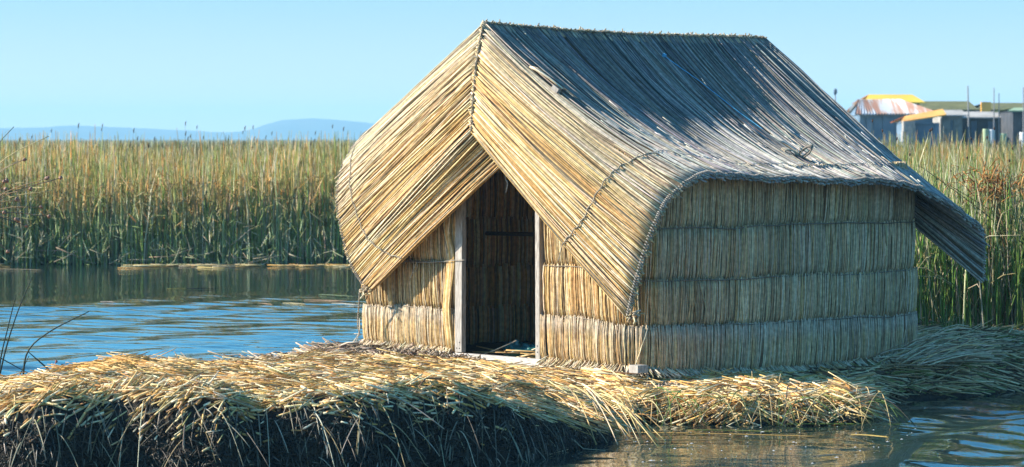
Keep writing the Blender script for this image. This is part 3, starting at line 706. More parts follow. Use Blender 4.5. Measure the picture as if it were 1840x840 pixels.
# fan of long grey reeds at the back right corner of the hut
st = MB(); n = 230; base = H(1.80, 3.95, .34); a = r.uniform(-.45, .9, n); L_ = r.uniform(.3, .95, n); t = np.linspace(0, 1, 6)[None, :]; el = r.uniform(.0, .9, n)
b0 = base+np.stack([r.normal(-.1, .2, n), r.normal(-.25, .35, n), np.zeros(n)], -1)
hx = b0[:, 0:1]+np.cos(a)[:, None]*L_[:, None]*t; hy = b0[:, 1:2]+np.sin(a)[:, None]*L_[:, None]*t
hz = .33+el[:, None]*L_[:, None]*.38*np.sin(t*pi*.62)+r.uniform(0, .05, n)[:, None]
hz = np.maximum(hz, ground(hx, hy)+.01)
k = ~inhut(hx[:, 2], hy[:, 2])
st.tubes(np.stack([hx, hy, hz], -1)[k], r.uniform(.005, .009, n)[k][:, None]*np.linspace(1, .6, 6)[None, :], pick(r, n, GREY)[k], 5)
o = st.build('cut_reed_pile', M['reed'], None, base); tag(o, 'fanned pile of long grey cut reeds behind the back corner of the hut', 'reed pile')

# trailing stems sliding from the notch into the water and greens at the mound edge
st = MB(); n = 24; x0 = r.normal(.66, .14, n); t = np.linspace(0, 1, 7)[None, :]
y0 = 26.0+r.uniform(-.3, .6, n); ex = x0+r.uniform(.1, .6, n); ey = y0-r.uniform(.1, .7, n)
xx = x0[:, None]*(1-t)+ex[:, None]*t; yy = y0[:, None]*(1-t)+ey[:, None]*t; zz = (.42+r.uniform(-.05, .05, n))[:, None]*(1-t**1.4)+.015*t; zz = np.maximum(zz, .004)
st.tubes(np.stack([xx, yy, zz], -1), r.uniform(.004, .008, n)[:, None]*np.linspace(1, .7, 7)[None, :], pick(r, n, [(.62,.42,.17),(.5,.32,.12),(.7,.55,.33),(.3,.22,.1)]), 4)
n = 90; x0 = r.uniform(1.1, 3.4, n); y0 = 27.45+r.normal(0, .12, n); ex = x0+np.clip(r.normal(.05, .3, n), -.5, .4); ey = y0-r.uniform(.1, .35, n)
xx = x0[:, None]*(1-t)+ex[:, None]*t; yy = y0[:, None]*(1-t)+ey[:, None]*t; zz = (.26+r.uniform(-.06, .08, n))[:, None]*(1-t**1.4)+.05*np.sin(t*pi)+.01*t
st.tubes(np.stack([xx, yy, zz], -1), r.uniform(.003, .007, n)[:, None]*np.linspace(1, .6, 7)[None, :], pick(r, n, [(.55,.4,.18),(.4,.28,.12),(.12,.18,.03),(.05,.1,.02),(.08,.06,.04)], [3,3,2.5,1.5,2]), 4)
o = st.build('straw', M['straw']); tag(o, kind='stuff', label='stems trailing off the island edge into the water', cat='straw')

# standing twigs on the mounds
def twig(pts, r0, col, label, cat='stem', grp=None, name='dry_stem', mat='straw'):
    mb = MB(); p = resample(pts, 14); mb.tube(p, np.linspace(r0, r0*.55, 14), col, 5); o = mb.build(name, M[mat], None, p[0]); tag(o, label, cat, grp); return o
twig([P(325,652,28.3)-np.array([0,0,.05]), P(318,640,28.3), P(313,632,28.3)], .006, (.5,.3,.12), 'short brown stem sticking up from the left tongue of the island')
twig([P(1356,702,27.9)-np.array([0,0,.05]), P(1352,680,27.9), P(1351,667,27.9)], .006, (.6,.42,.2), 'thin upright straw in front of the shaded side wall, left of two')
twig([P(1398,705,27.8)-np.array([0,0,.05]), P(1400,686,27.8), P(1403,672,27.8)], .006, (.6,.42,.2), 'thin upright straw in front of the shaded side wall, right of two')
# blue plastic scrap by side wall
mb = MB(); c = P(1410, 690, 28.35); c[2] = ground(c[0], c[1])+.03; mb.grid(blob(c, (.10,.06,.035), 3, .5, 30, 20), (1,1,1)); o = mb.build('plastic_scrap', M['bluetwine'], None, c); tag(o, 'small blue plastic scrap in the straw below the side wall', 'litter')

# ================================================================ WATER
m, nt, b = newmat('lake_water'); N, L = nt.nodes, nt.links
b.inputs['Base Color'].default_value = (.012,.026,.022,1); b.inputs['Roughness'].default_value = .02; b.inputs['IOR'].default_value = 1.7; b.inputs['Specular IOR Level'].default_value = .5
geo = N.new('ShaderNodeNewGeometry')
def nz(vec, scale, detail, amp, dist=0.0):
    mp = N.new('ShaderNodeMapping'); mp.inputs['Scale'].default_value = vec; L.new(geo.outputs['Position'], mp.inputs['Vector'])
    n_ = N.new('ShaderNodeTexNoise'); n_.inputs['Scale'].default_value = scale; n_.inputs['Detail'].default_value = detail; n_.inputs['Distortion'].default_value = dist
    L.new(mp.outputs['Vector'], n_.inputs['Vector']); mu = N.new('ShaderNodeMath'); mu.operation = 'MULTIPLY'; mu.inputs[1].default_value = amp; L.new(n_.outputs['Fac'], mu.inputs[0]); return mu.outputs[0], n_
def add(a, b_): 
    s = N.new('ShaderNodeMath'); s.operation = 'ADD'; L.new(a, s.inputs[0]); L.new(b_, s.inputs[1]); return s.outputs[0]
def mul(a, b_):
    s = N.new('ShaderNodeMath'); s.operation = 'MULTIPLY'; L.new(a, s.inputs[0]); L.new(b_, s.inputs[1]); return s.outputs[0]
h1, _ = nz((.6, 1.0, 1), 2.0, 2, .004); h2, _ = nz((.8, 2.0, 1), 6, 2, .0022); h0, _ = nz((.3, .5, 1), 1.0, 1, .006)
# long ripple crests
mp = N.new('ShaderNodeMapping'); mp.inputs['Rotation'].default_value = (0, 0, math.radians(-62)); L.new(geo.outputs['Position'], mp.inputs['Vector'])
wv = N.new('ShaderNodeTexWave'); wv.wave_type = 'BANDS'; wv.bands_direction = 'Y'; wv.inputs['Scale'].default_value = .26; wv.inputs['Distortion'].default_value = 3.0; wv.inputs['Detail'].default_value = 1; wv.inputs['Detail Scale'].default_value = .5
L.new(mp.outputs['Vector'], wv.inputs['Vector'])
sx = N.new('ShaderNodeSeparateXYZ'); L.new(geo.outputs['Position'], sx.inputs[0])
mk = N.new('ShaderNodeMapRange'); mk.inputs['From Min'].default_value = 51; mk.inputs['From Max'].default_value = 44; L.new(sx.outputs['Y'], mk.inputs['Value'])
mk.interpolation_type = 'SMOOTHSTEP'; mk.inputs['To Min'].default_value = 0; mk.inputs['To Max'].default_value = .022
pw = N.new('ShaderNodeMath'); pw.operation = 'POWER'; pw.inputs[1].default_value = 2.6; L.new(wv.outputs['Fac'], pw.inputs[0]); hwm, nb = nz((.25, .5, 1), .8, 1, 1.0); cl_ = N.new('ShaderNodeMapRange'); cl_.inputs['From Min'].default_value = .38; cl_.inputs['From Max'].default_value = .62; L.new(hwm, cl_.inputs['Value']); hw = mul(mul(pw.outputs[0], mk.outputs['Result']), cl_.outputs['Result'])
def ranged(a_, b_, lo, hi):
    q_ = N.new('ShaderNodeMapRange'); q_.interpolation_type = 'SMOOTHSTEP'; q_.inputs['From Min'].default_value = a_; q_.inputs['From Max'].default_value = b_; q_.inputs['To Min'].default_value = lo; q_.inputs['To Max'].default_value = hi; L.new(sx.outputs['Y'], q_.inputs['Value']); return q_.outputs['Result']
h3, _ = nz((.5, 1.5, 1), 1.1, 2, .08, .4)
h4, _ = nz((.5, 1.3, 1), 3.0, 2, .028, .2)
h3 = mul(h3, ranged(27, 32, 1.0, 0.0)); h4 = mul(h4, ranged(39, 51, 1.0, 0.0))
tot = add(add(h1, h2), h0)
bp = N.new('ShaderNodeBump'); bp.inputs['Distance'].default_value = 1.0; bp.inputs['Strength'].default_value = 1.0; L.new(tot, bp.inputs['Height']); L.new(bp.outputs['Normal'], b.inputs['Normal'])
M['water'] = m
s_ = 4300; wx = np.concatenate([[-s_, -60, -14], np.arange(-12, 8.01, .11), [12, 60, s_]]); wy = np.concatenate([[-60, 10, 21], np.arange(23.0, 60.01, .055), [80, 300, s_]])
XX, YY = np.meshgrid(wx, wy, indexing='ij'); r = rng(71); hh = np.zeros_like(XX); WXX = XX+.5*vnoise(XX*.25, YY*.25, 81); WYY = YY+.5*vnoise(XX*.3, YY*.3, 82)
g1 = .35+.9*np.clip(vnoise(XX*.16, YY*.13, 83)+.35, 0, 1)
for i in range(6):                         # a train of long crests crossing the channel
    a = math.atan2(-.5, .87)+r.normal(0, .07); lam = r.uniform(.9, 1.9); hh += .0085*lam*g1*np.sin((WXX*math.cos(a)+WYY*math.sin(a))*2*pi/lam+r.uniform(0, 6))*.5
g2 = .55+.6*vnoise(XX*.4, YY*.5, 84)
for i in range(22):                        # small wind ripples
    a = pi/2+r.normal(0, .32); lam = r.uniform(.24, .8); hh += .0034*lam*g2*np.sin((WXX*math.cos(a)+WYY*math.sin(a))*2*pi/lam+r.uniform(0, 6))
hh *= sm(58, 36, YY+3.5*vnoise(XX*.22, YY*.15, 86))*.9+.1*sm(59.5, 57, YY); hh *= sm(-12, -11, XX)*sm(8, 7, XX)*sm(23, 24, YY)
hh *= 1+1.3*sm(31, 28, YY)*sm(2.2, 3.6, XX)-.5*sm(31, 28, YY)*sm(3.6, 2.2, XX)
hh[np.abs(XX) > 12] = 0; hh[(YY < 23)|(YY > 60)] = 0
mb = MB(); mb.grid(np.stack([XX, YY, hh], -1), (0,0,0), flip=False); wo = mb.build('water', m); tag(wo, kind='structure')

# foam flecks
st = MB(); r = rng(51); n = 60; x = r.uniform(.9, 3.6, n); y = r.uniform(23.9, 27.0, n); k = ground(x, y) < -.05; x, y = x[k], y[k]; n = len(x)
sz = r.uniform(.004, .011, n)*r.choice([1, 1, 1.6], n); a = np.arange(7)*2*pi/7
v = np.stack([x[:, None]+sz[:, None]*np.cos(a)*r.uniform(.8, 1.5, (n, 1)), y[:, None]+sz[:, None]*1.3*np.sin(a), np.full((n, 7), .006)], -1); top = np.stack([x, y, np.full(n, .012)], -1)[:, None, :]
V = np.concatenate([v, top], 1); i = np.arange(n)[:, None, None]*8; q = np.arange(7)[None, :, None]
f = np.concatenate([i+q, i+(q+1) % 7, i+7+0*q], 2); V[..., 2] += .008; st.add(V, f.ravel(), np.full(n*7, 3), (1,1,1)); o = st.build('foam', M['foam']); tag(o, kind='stuff', label='white foam flecks on the dark water in front of the hut', cat='foam')

# floating stalks and leaves, each its own thing
def floater(px0, py0, px1, py1, r0, col, label, bend=0, name='floating_stalk'):
    def W0(px, py): Yv = F*HC/(py-250.0); return np.array([(px-920)*Yv/F, Yv, .018])
    a, c = W0(px0, py0), W0(px1, py1); mid = (a+c)/2+np.array([0, bend, .004]); p = resample([a, mid, c], 12)
    r0 = min(r0, .005); col = np.array(col)*.55; mb = MB(); k = 3
    for i in range(k):
        o_ = np.array([rng(i+int(px0)).uniform(-.08, .08), (i-1)*r0*1.7, 0]); mb.tube(p+o_-np.array([0,0,.004]), np.interp(np.linspace(0,1,12),[0,.06,.9,1],[.3,1,.8,.2])*r0, np.array(col)*(1-.15*i), 5)
    o = mb.build(name, M['straw'], None, a); tag(o, label, 'stalk', 'reed stalks floating on the water'); return o
floater(1220,748,1505,766,.010,(.62,.42,.16),'long tan stalk floating nearest the right mound edge')
floater(1420,765,1632,766,.007,(.18,.26,.04),'thin green stalk floating farthest right below the shaded shore')
floater(1150,780,1480,788,.012,(.58,.36,.10),'thick orange stalk floating in front of the mound')
floater(1250,776,1392,779,.010,(.30,.34,.08),'yellow green stalk floating in front of the mound')
floater(1545,784,1606,789,.014,(.80,.55,.12),'short bright yellow stalk end floating apart at the right')
floater(1465,824,1512,820,.008,(.6,.48,.3),'small pale stalk floating nearest the camera on the right')
floater(1120,796,1300,794,.007,(.5,.34,.14),'thin brown stalk floating beside the tip of the dark tongue')
floater(570,531,636,535,.028,(.30,.42,.2),'green curled stalk floating beside the hut left side')
floater(552,541,618,543,.025,(.60,.38,.22),'brown straight stalk floating left of the hut', name='floating_stalk')
floater(515,546,545,549,.022,(.6,.5,.25),'small pale leaf floating left of the hut')
floater(462,547,482,549,.02,(.55,.33,.15),'tiny orange leaf floating well left of the hut')
floater(600,547,645,550,.022,(.62,.6,.5),'white bleached stalk floating against the hut left side')
floater(300,521,335,521,.026,(.40,.36,.08),'yellow leaf floating in the middle of the reed reflection')
floater(335,521,385,520,.02,(.03,.03,.02),'dark stalk floating right of the yellow leaf')
floater(178,544,200,545,.02,(.62,.5,.45),'pinkish leaf floating in front of the reed reflection')
floater(0,485,78,487,.05,(.62,.48,.28),'pale straw stalk floating at the far left reed edge')
# straw line at the foot of the far reeds
st = MB(); r = rng(55); n = 2400; x = r.uniform(-15, 3, n); y = 61.7-np.abs(r.normal(0, .5, n)); a = r.normal(0, .5, n); L_ = r.uniform(.2, .9, n); t = np.array([-.5, 0, .5])[None, :]
p = np.stack([x[:, None]+np.cos(a)[:, None]*L_[:, None]*t, y[:, None]+np.sin(a)[:, None]*L_[:, None]*t, np.full((n, 3), .02)+r.uniform(-.01, .01, n)[:, None]], -1)
kk = vnoise(x*.6, x*0, 91) > -.35
kk &= r.random(n) < .22; st.tubes(p[kk], r.uniform(.004, .010, n)[kk], pick(r, n, [(.45,.25,.06),(.36,.28,.10),(.2,.16,.05),(.5,.4,.24)])[kk], 4); o = st.build('straw', M['straw']); tag(o, kind='stuff', label='line of orange straw floating along the foot of the far reeds', cat='straw')

# ================================================================ REEDS
def reeds(seed, n, xf, yr, hf, rf, colf, z0=0.0, lean=.12, K=5, cond=None, S=3, ypow=1.0, bend=.25):
    r = rng(seed); y = yr[0]+(yr[1]-yr[0])*r.random(n)**ypow; x0, x1 = xf; x = r.uniform(0, 1, n)*(x1(y)-x0(y))+x0(y)
    if cond is not None: k = cond(x, y); x, y = x[k], y[k]; n = len(x)
    h = hf(r, x, y); t = np.linspace(0, 1, K)[None, :]
    la = r.uniform(0, 2*pi, n); ll = np.abs(r.normal(0, lean, n))*h
    prof = (.5*t+.5*t**2.2)
    wob = r.normal(0, .015, (n, K))*h[:, None]*t
    xx = x[:, None]+np.cos(la)[:, None]*ll[:, None]*prof+wob; yy = y[:, None]+np.sin(la)[:, None]*ll[:, None]*prof
    zb = z0(x, y) if callable(z0) else z0
    zz = (zb+h[:, None]*t-bend*ll[:, None]*t**3) if np.ndim(zb) == 0 else (zb[:, None]+h[:, None]*t-bend*ll[:, None]*t**3)
    rad = rf(r, n)[:, None]*np.interp(t[0], [0, .6, .85, 1], [1, .9, .75, .25])[None, :]
    c = colf(r, n, t[0], x, y)
    return np.stack([xx, yy, zz], -1), rad, c
def colfield(green, top, split=.55, wt=.5, dim=1.35):
    green = np.array(green); top = np.array(top)
    def f(r, n, t, x, y):
        g = pick(r, n, green, None, .22); tp = pick(r, n, top, None, .22); pv = 1.0*vnoise(x*.5, y*.25, 77)
        s0 = split+r.normal(0, .15, n)-.22*pv; k = sm(0, 1, (t[None, :]-s0[:, None])/.3+.3); dry = (r.random(n) < wt*(1+.5*pv))[:, None]
        k = np.where(dry, k, k*.25)[..., None]
        dead = (r.random(n) < .16)[:, None, None]
        c = (g[:, None]*(1-k)+tp[:, None]*k); dc = pick(r, n, [(.50,.46,.30),(.55,.50,.34),(.40,.38,.25)], None, .15)[:, None]*np.ones((1, len(t), 1))
        return np.where(dead, dc, c)*dim
    return f
GR = [(.23,.31,.07),(.30,.38,.11),(.18,.26,.05),(.37,.42,.17),(.14,.20,.03),(.42,.44,.22)]
TP = [(.48,.27,.08),(.54,.36,.14),(.40,.25,.08),(.32,.27,.08),(.54,.42,.21),(.26,.26,.08)]
far = MB()
xl = lambda y: -.215*y; xr_ = lambda y: .235*y
r0 = lambda a, b_: (lambda r, n: r.uniform(a, b_, n))
p, q, c = reeds(101, 12000, (lambda y: -14+0*y, lambda y: 10+0*y), (62.0, 67), lambda r, x, y: np.clip(r.normal(1.85, .38, len(x))+(y-62)*.05+.32*vnoise(x*.7, y*.5, 3)+.15*vnoise(x*2.3, y*1.5, 4), .5, 2.8), r0(.009, .017), colfield(GR, TP, .52, .85), 0.0, .08)
far.tubes(p, q, c, 3, False)
# bent and broken leaves through the front of the bed
r = rng(111); n = 17000; x = r.uniform(-14, 8, n); y = r.uniform(61.7, 64.2, n); z = r.beta(1.15, 1.5, n)*1.95*(1+.12*vnoise(x*.7, y*.5, 3)); a = r.normal(0, .95, n); L_ = r.uniform(.10, .42, n); t = np.array([-.5, 0, .5])[None, :]
az_ = r.uniform(0, 2*pi, n); pz_ = np.maximum(z[:, None]+np.cos(a)[:, None]*L_[:, None]*t, .02)
p = np.stack([x[:, None]+np.sin(a)[:, None]*np.cos(az_)[:, None]*L_[:, None]*t, y[:, None]+np.sin(a)[:, None]*np.sin(az_)[:, None]*L_[:, None]*t+.04*(t*t), pz_], -1)
lowc = pick(r, n, [(.42,.46,.24),(.30,.36,.14),(.50,.48,.30),(.22,.28,.08)], None, .2); topc = pick(r, n, TP, None, .22); kz = sm(.75, 1.35, z+r.normal(0, .25, n))[:, None]
far.tubes(p, r.uniform(.006, .013, n)[:, None]*np.array([.7, 1, .4])[None, :], lowc*(1-kz)*1.25+topc*kz*1.3, 3, False)
p, q, c = reeds(102, 8000, (lambda y: -15+0*y, lambda y: 17+0*y), (66, 84), lambda r, x, y: np.clip(r.normal(2.25, .2, len(x))+.1*vnoise(x*.3, y*.3, 3), 1.2, 2.95), r0(.013, .022), colfield(GR, TP, .55, .6), 0.0, .06, 4)
far.tubes(p, q, c, 3, False)
p, q, c = reeds(103, 14000, (xl, xr_), (84, 330), lambda r, x, y: np.clip(r.normal(2.35, .12, len(x)), 1.2, 2.75), r0(.03, .06), colfield([(.10,.13,.05),(.14,.16,.07),(.08,.10,.04)], [(.18,.17,.07),(.22,.19,.09),(.14,.15,.06)], .55, .6), 0.0, .05, 3, ypow=1.6, cond=lambda x, y: ~((x > 13) & (y > 138)))
far.tubes(p, q, c, 3, False)
# a few tall tips with dark seed heads
p, q, c = reeds(104, 60, (lambda y: -14+0*y, lambda y: 4+0*y), (62.5, 90), lambda r, x, y: r.uniform(2.4, 3.0, len(x)), r0(.004, .007), colfield([(.10,.11,.05)], [(.16,.12,.06)], .5, .9), 0.0, .07, 5)
far.tubes(p, q, c, 3, False)
hd = p[:, -1]; far.tubes(np.stack([hd+np.array([0,0,-.06]), hd, hd+np.array([.02,0,.05])], 1), np.repeat(np.array([[.008, .015, .006]]), len(hd), 0), (.12,.08,.05), 5)
# fallen pale stalks low in the front row
r = rng(105); n = 60; x = r.uniform(-14, 0, n); y = 61.8+r.normal(0, .15, n); z = np.abs(r.normal(0, .22, n))+.04; a = r.normal(0, .7, n); L_ = r.uniform(.2, .7, n); t = np.array([-.5, 0, .5])[None, :]
p = np.stack([x[:, None]+np.cos(a)[:, None]*L_[:, None]*t, y[:, None]+0*t, np.maximum(z[:, None]+np.sin(a)[:, None]*L_[:, None]*t+.03*t*t, .01)], -1)
far.tubes(p, r.uniform(.004, .010, n), pick(r, n, [(.62,.55,.38),(.5,.46,.3),(.55,.4,.28)]), 4)
o = far.build('reeds', M['green']); tag(o, kind='stuff', label='wide bed of green and golden reeds across the far shore', cat='reeds')
# mud under the reed bed
mb = MB(); g = np.array([[(x, y, .012+(.0 if y < 63 else .02)) for y in (62.3, 63, 100, 200, 600, 1500)] for x in (-1400, -60, -14, -4, 6, 14, 60, 1400)], float); mb.grid(g, (.1,.1,.05)); o = mb.build('mud_bank', M['bed']); tag(o, kind='structure')
# far reed plain: canopy seen as one surface
mp_ = mat_noise('reed_canopy', (.09,.11,.04), (.19,.17,.08), .8, .9, .3)
mb = MB(); xs = np.linspace(-1, 1, 60); ys = np.concatenate([np.linspace(150, 400, 40), np.linspace(430, 2000, 30)]); 
g = np.array([[(x*(y*.5), y, (1.9 if y < 400 else 2.0)+.25*float(vnoise(x*y*.13, y*.11, 6))) for y in ys] for x in xs]); g[:, 0, 2] = 0.0
# keep a clearing round the village
G_ = g.copy(); inv = (G_[..., 0] > 12) & (G_[..., 1] < 185); G_[inv, 2] = .05
mb.grid(G_, (.1,.1,.05)); o = mb.build('reed_plain', mp_); tag(o, kind='stuff', label='distant reed beds running to the horizon', cat='reeds')

# --- right hand reeds behind the hut
rt = MB(); gz = lambda x, y: np.maximum(ground(x, y), 0)
GR2 = [(.13,.26,.04),(.19,.32,.06),(.09,.18,.03),(.24,.34,.10),(.15,.22,.05)]
TN = [(.62,.52,.30),(.52,.44,.22),(.66,.60,.42),(.46,.38,.18),(.30,.30,.12)]
p, q, c = reeds(201, 3600, (lambda y: 3.9+(y-34)*.05, lambda y: 10+0*y), (33.9, 37), lambda r, x, y: np.clip(r.normal(1.55, .35, len(x)), .5, 2.3), r0(.004, .0085), colfield(GR2, TN, .75, .35), gz, .16, 6, S=3)
rt.tubes(p, q, c, 4, False)
p, q, c = reeds(202, 1500, (lambda y: 4.2+0*y, lambda y: 10+0*y), (34.1, 37), lambda r, x, y: np.clip(r.normal(1.25, .35, len(x)), .4, 1.9), r0(.004, .007), colfield(TN, TN, .4, .9), gz, .42, 6, bend=.6)
rt.tubes(p, q, c, 4, False)
p, q, c = reeds(203, 9000, (lambda y: 3.2+(y-36)*.09, lambda y: 11+(y-36)*.12), (36, 62), lambda r, x, y: np.clip(r.normal(1.72, .22, len(x)), .6, 2.4), r0(.007, .013), colfield([(.22,.30,.10),(.30,.36,.14),(.18,.25,.07),(.38,.38,.18)], TN, .5, .7), lambda x, y: np.maximum(gz(x, np.minimum(y, 43)), 0)*(y < 44), .14, 5)
rt.tubes(p, q, c, 3, False)
# tall thin stems with little dark seed heads
p, q, c = reeds(204, 70, (lambda y: 4.1+0*y, lambda y: 9+0*y), (34, 40), lambda r, x, y: r.uniform(1.7, 2.55, len(x)), r0(.003, .006), colfield([(.07,.11,.03)], [(.16,.14,.05)], .6, .8), gz, .18, 6)
rt.tubes(p, q, c, 4, False); hd = p[:, -1]; d = p[:, -1]-p[:, -2]
rt.tubes(np.stack([hd-d*.05, hd, hd+d*.04], 1), np.repeat(np.array([[.007, .013, .006]]), len(hd), 0), (.10,.05,.03), 5)
o = rt.build('reeds', M['green']); tag(o, kind='stuff', label='dense green and straw coloured reeds right of the hut', cat='reeds')
# orange withered clump among them
cl = MB(); r = rng(207); n = 300; c0 = P(1790, 335, 34.6); th = r.normal(0, 1, (n, 3))*np.array([.24, .2, .09]); a = r.uniform(0, 2*pi, n); L_ = r.uniform(.05, .2, n)
p0 = c0+th; d = np.stack([np.cos(a), np.sin(a)*.5, r.normal(0, .7, n)], -1)*L_[:, None]; cl.tubes(np.stack([p0, p0+d*.5+np.array([0,0,.02]), p0+d], 1), r.uniform(.006, .012, n), pick(r, n, [(.6,.28,.07),(.68,.4,.14),(.45,.2,.06)]), 4, flat=.4)
n = 24; b0 = np.stack([r.normal(c0[0], .3, n), r.normal(c0[1], .2, n), np.full(n, .35)], -1); e0 = c0+r.normal(0, .12, (n, 3)); cl.tubes(np.stack([b0, (b0+e0)/2+r.normal(0, .05, (n, 3)), e0], 1), .006, (.3,.2,.08), 4)
o = cl.build('withered_plant', M['green'], None, (c0[0], c0[1], .35)); tag(o, 'orange withered leafy clump among the reeds right of the hut', 'plant')
# young pale shoots at the water side
def shoots(px, py, Y, n, seed, label):
    r = rng(seed); mb = MB(); b0 = P(px, py, Y); b0[2] = float(ground(b0[0], b0[1])); 
    for i in range(n):
        a = r.uniform(-1.3, 1.3); L_ = r.uniform(.25, .5); e = b0+np.array([math.sin(a)*L_*.6, r.normal(0, .05), math.cos(a)*L_]); mid = (b0+e)/2+np.array([-.05*math.sin(a), 0, .06])
        mb.tube(resample([b0+np.array([r.normal(0, .02), 0, 0]), mid, e], 8), np.linspace(.012, .003, 8), pick(r, 1, [(.2,.3,.08),(.3,.38,.14)])[0], 4)
    o = mb.build('reed_shoots', M['green'], None, b0); tag(o, label, 'plant')
shoots(1700, 604, 33.3, 9, 5, 'small tuft of pale green shoots on the straw behind the hut')
shoots(1665, 590, 33.9, 6, 6, 'sparse green tuft growing close against the back corner of the hut')
# crossing dark stems in front of the right reeds
for i, (a, b_, lab) in enumerate(((( 1655,300),(1840,440),'dark green stem leaning across the right reeds, upper one'), ((1700,330),(1840,420),'thin olive stem leaning across the right reeds, lower one'), ((1838,360),(1795,400),'pale bent stem at the right edge of the photo'))):
    A0, B0 = P(*a, 34.4), P(*b_, 34.0); tail = B0+(B0-A0)*.8 if i < 2 else B0+np.array([-.15,0,-1.0]); tail[2] = max(tail[2], .35)
    twig([tail, B0, (A0+B0)/2+np.array([0,0,.02]), A0], .008, [(.07,.09,.03),(.12,.13,.04),(.6,.5,.3)][i], lab, 'stem', None, 'leaning_stem', 'green')

# --- sedge with seed heads at the left edge
sd = empty('sedge_plant', (-5.55, 27.2, .35)); tag(sd, 'spreading sedge with tan stems and round brown seed heads reaching in at the left edge', 'plant')
tips = [((-50,330),(25,228),(.10,.14,.12)), ((-80,350),(88,245),(.5,.4,.18)), ((-60,360),(44,287),(.36,.25,.13)), ((-90,400),(86,320),(.32,.2,.1)), ((-90,400),(109,320),(.14,.10,.07)),
        ((-90,395),(94,343),(.42,.33,.14)), ((-90,402),(74,372),(.30,.2,.1)), ((-90,398),(88,389),(.16,.12,.08)), ((-80,395),(47,406),(.07,.07,.06)), ((-60,420),(14,452),(.2,.14,.1)),
        ((-80,360),(12,324),(.35,.22,.12)), ((-80,380),(10,340),(.3,.2,.1)), ((-90,400),(30,360),(.34,.24,.12)), ((-90,390),(7,382),(.4,.3,.16)), ((-90,400),(32,395),(.22,.15,.1)), ((-90,380),(32,290),(.44,.32,.16)), ((-90,395),(55,340),(.4,.26,.13))]
for i, (c_, e_, cl_) in enumerate(tips):
    Yt = 27+.3*math.sin(i*2.1); b0 = np.array([-5.55+.05*math.sin(i), 27.2+.05*math.cos(i), .33]); pc = P(c_[0], c_[1], Yt); pe = P(e_[0], e_[1], Yt)
    pm = (pc+pe)/2+np.array([0, 0, .03]); mb = MB(); p = resample([b0, b0*.35+pc*.65+np.array([-.03,0,.12]), pm*.9+pc*.1, pe], 20)
    mb.tube(p, np.linspace(.0085, .0035, 20), cl_, 5); s0 = mb.build('stem', M['straw'], sd)
    if i in (2,3,4,6,7,8,9,10,11,12,13,14,16):
        hb = MB(); 
        for jj in range(3 if i in (3,10,12,14) else 1):
            hb.grid(blob(pe+rng(i*9+jj).normal(0, .009, 3)*(jj > 0), (.017,.017,.016), i, .35, 12, 8), (.22,.12,.08))
        hb.build('seed_head', M['straw'], s0)
def stalk(pts, Yv, r0, label, leaf=None):
    mb = MB(); w = [P(a, b_, Yv) for a, b_ in pts]; p = resample(w, 16, smooth=len(w) > 3); mb.tube(p, np.linspace(r0, r0*.45, 16), (.035,.055,.04), 5); o = mb.build('bulrush_stem', M['green'], None, p[0]); tag(o, label, 'stem'); return o
stalk([(-6,700),(2,640),(14,590),(29,529)], 28.0, .009, 'dark straight stem leaning at the left edge, shorter of the two upright ones')
stalk([(-2,680),(12,622),(32,560),(58,498)], 28.0, .009, 'dark curved stem rising at the left edge, tallest of the lower ones')
stalk([(40,690),(50,632),(90,596),(160,560)], 28.1, .010, 'dark stem arching to the right over the water, tip farthest right')
stalk([(88,665),(50,632)], 28.12, .009, 'dark snapped stem folded down to the right')
stalk([(28,690),(52,640)], 28.15, .007, 'short thin dark stem crossing beside the snapped one')
stalk([(-4,641),(56,674)], 28.2, .006, 'dark thin stem sloping down to the right at the left edge')
for i, (a, b_, lab) in enumerate((((88,664),(101,650),'tiny seed head on a pinkish stalk near the left tongue, left of two'), ((98,666),(112,657),'tiny seed head on a pinkish stalk near the left tongue, right of two'))):
    mb = MB(); A0, B0 = P(*a, 28.1), P(*b_, 28.1); A0[2] -= .06; mb.tube(resample([A0, (A0+B0)/2, B0], 5), .004, (.45,.25,.2), 4); o = mb.build('seed_stalk', M['straw'], None, A0); hb = MB(); o['_o'] = [float(v_) for v_ in A0]; hb.grid(blob(B0, (.014,.014,.014), i, .3, 10, 7), (.2,.08,.07)); h_ = hb.build('seed_head', M['straw'], o); tag(o, lab, 'stem')

# ================================================================ THE VILLAGE BEHIND
def mat_rust():
    m, nt, b = newmat('rusty_sheet'); N, L = nt.nodes, nt.links
    tc = N.new('ShaderNodeTexCoord'); mp = N.new('ShaderNodeMapping'); mp.inputs['Scale'].default_value = (1.3, .12, .12); nz_ = N.new('ShaderNodeTexNoise'); nz_.inputs['Scale'].default_value = 2.0; nz_.inputs['Detail'].default_value = 3
    cr = N.new('ShaderNodeValToRGB'); e = cr.color_ramp.elements; e[0].position = .44; e[0].color = (.36,.39,.43,1); e[1].position = .56; e[1].color = (.30,.15,.09,1); x_ = cr.color_ramp.elements.new(.5); x_.color = (.34,.27,.23,1)
    L.new(tc.outputs['Object'], mp.inputs['Vector']); L.new(mp.outputs['Vector'], nz_.inputs['Vector']); L.new(nz_.outputs['Fac'], cr.inputs['Fac']); L.new(cr.outputs['Color'], b.inputs['Base Color']); b.inputs['Roughness'].default_value = .5; return m
M['rust'] = mat_rust()
M['yellow'] = mat_noise('yellow_sheet', (.70,.42,.01), (.85,.55,.02), .5, .5)
M['orange'] = mat_noise('orange_sheet', (.62,.26,.03), (.80,.42,.06), .8, .5)
M['olive'] = mat_noise('old_thatch', (.09,.09,.02), (.15,.14,.04), 1.5, .95, .05)
M['grey'] = mat_noise('grey_boards', (.30,.27,.23), (.46,.42,.37), 1.5, .9, .03)
M['block'] = mat_noise('mud_block', (.22,.20,.17), (.36,.33,.29), 2.5, .95, .04)
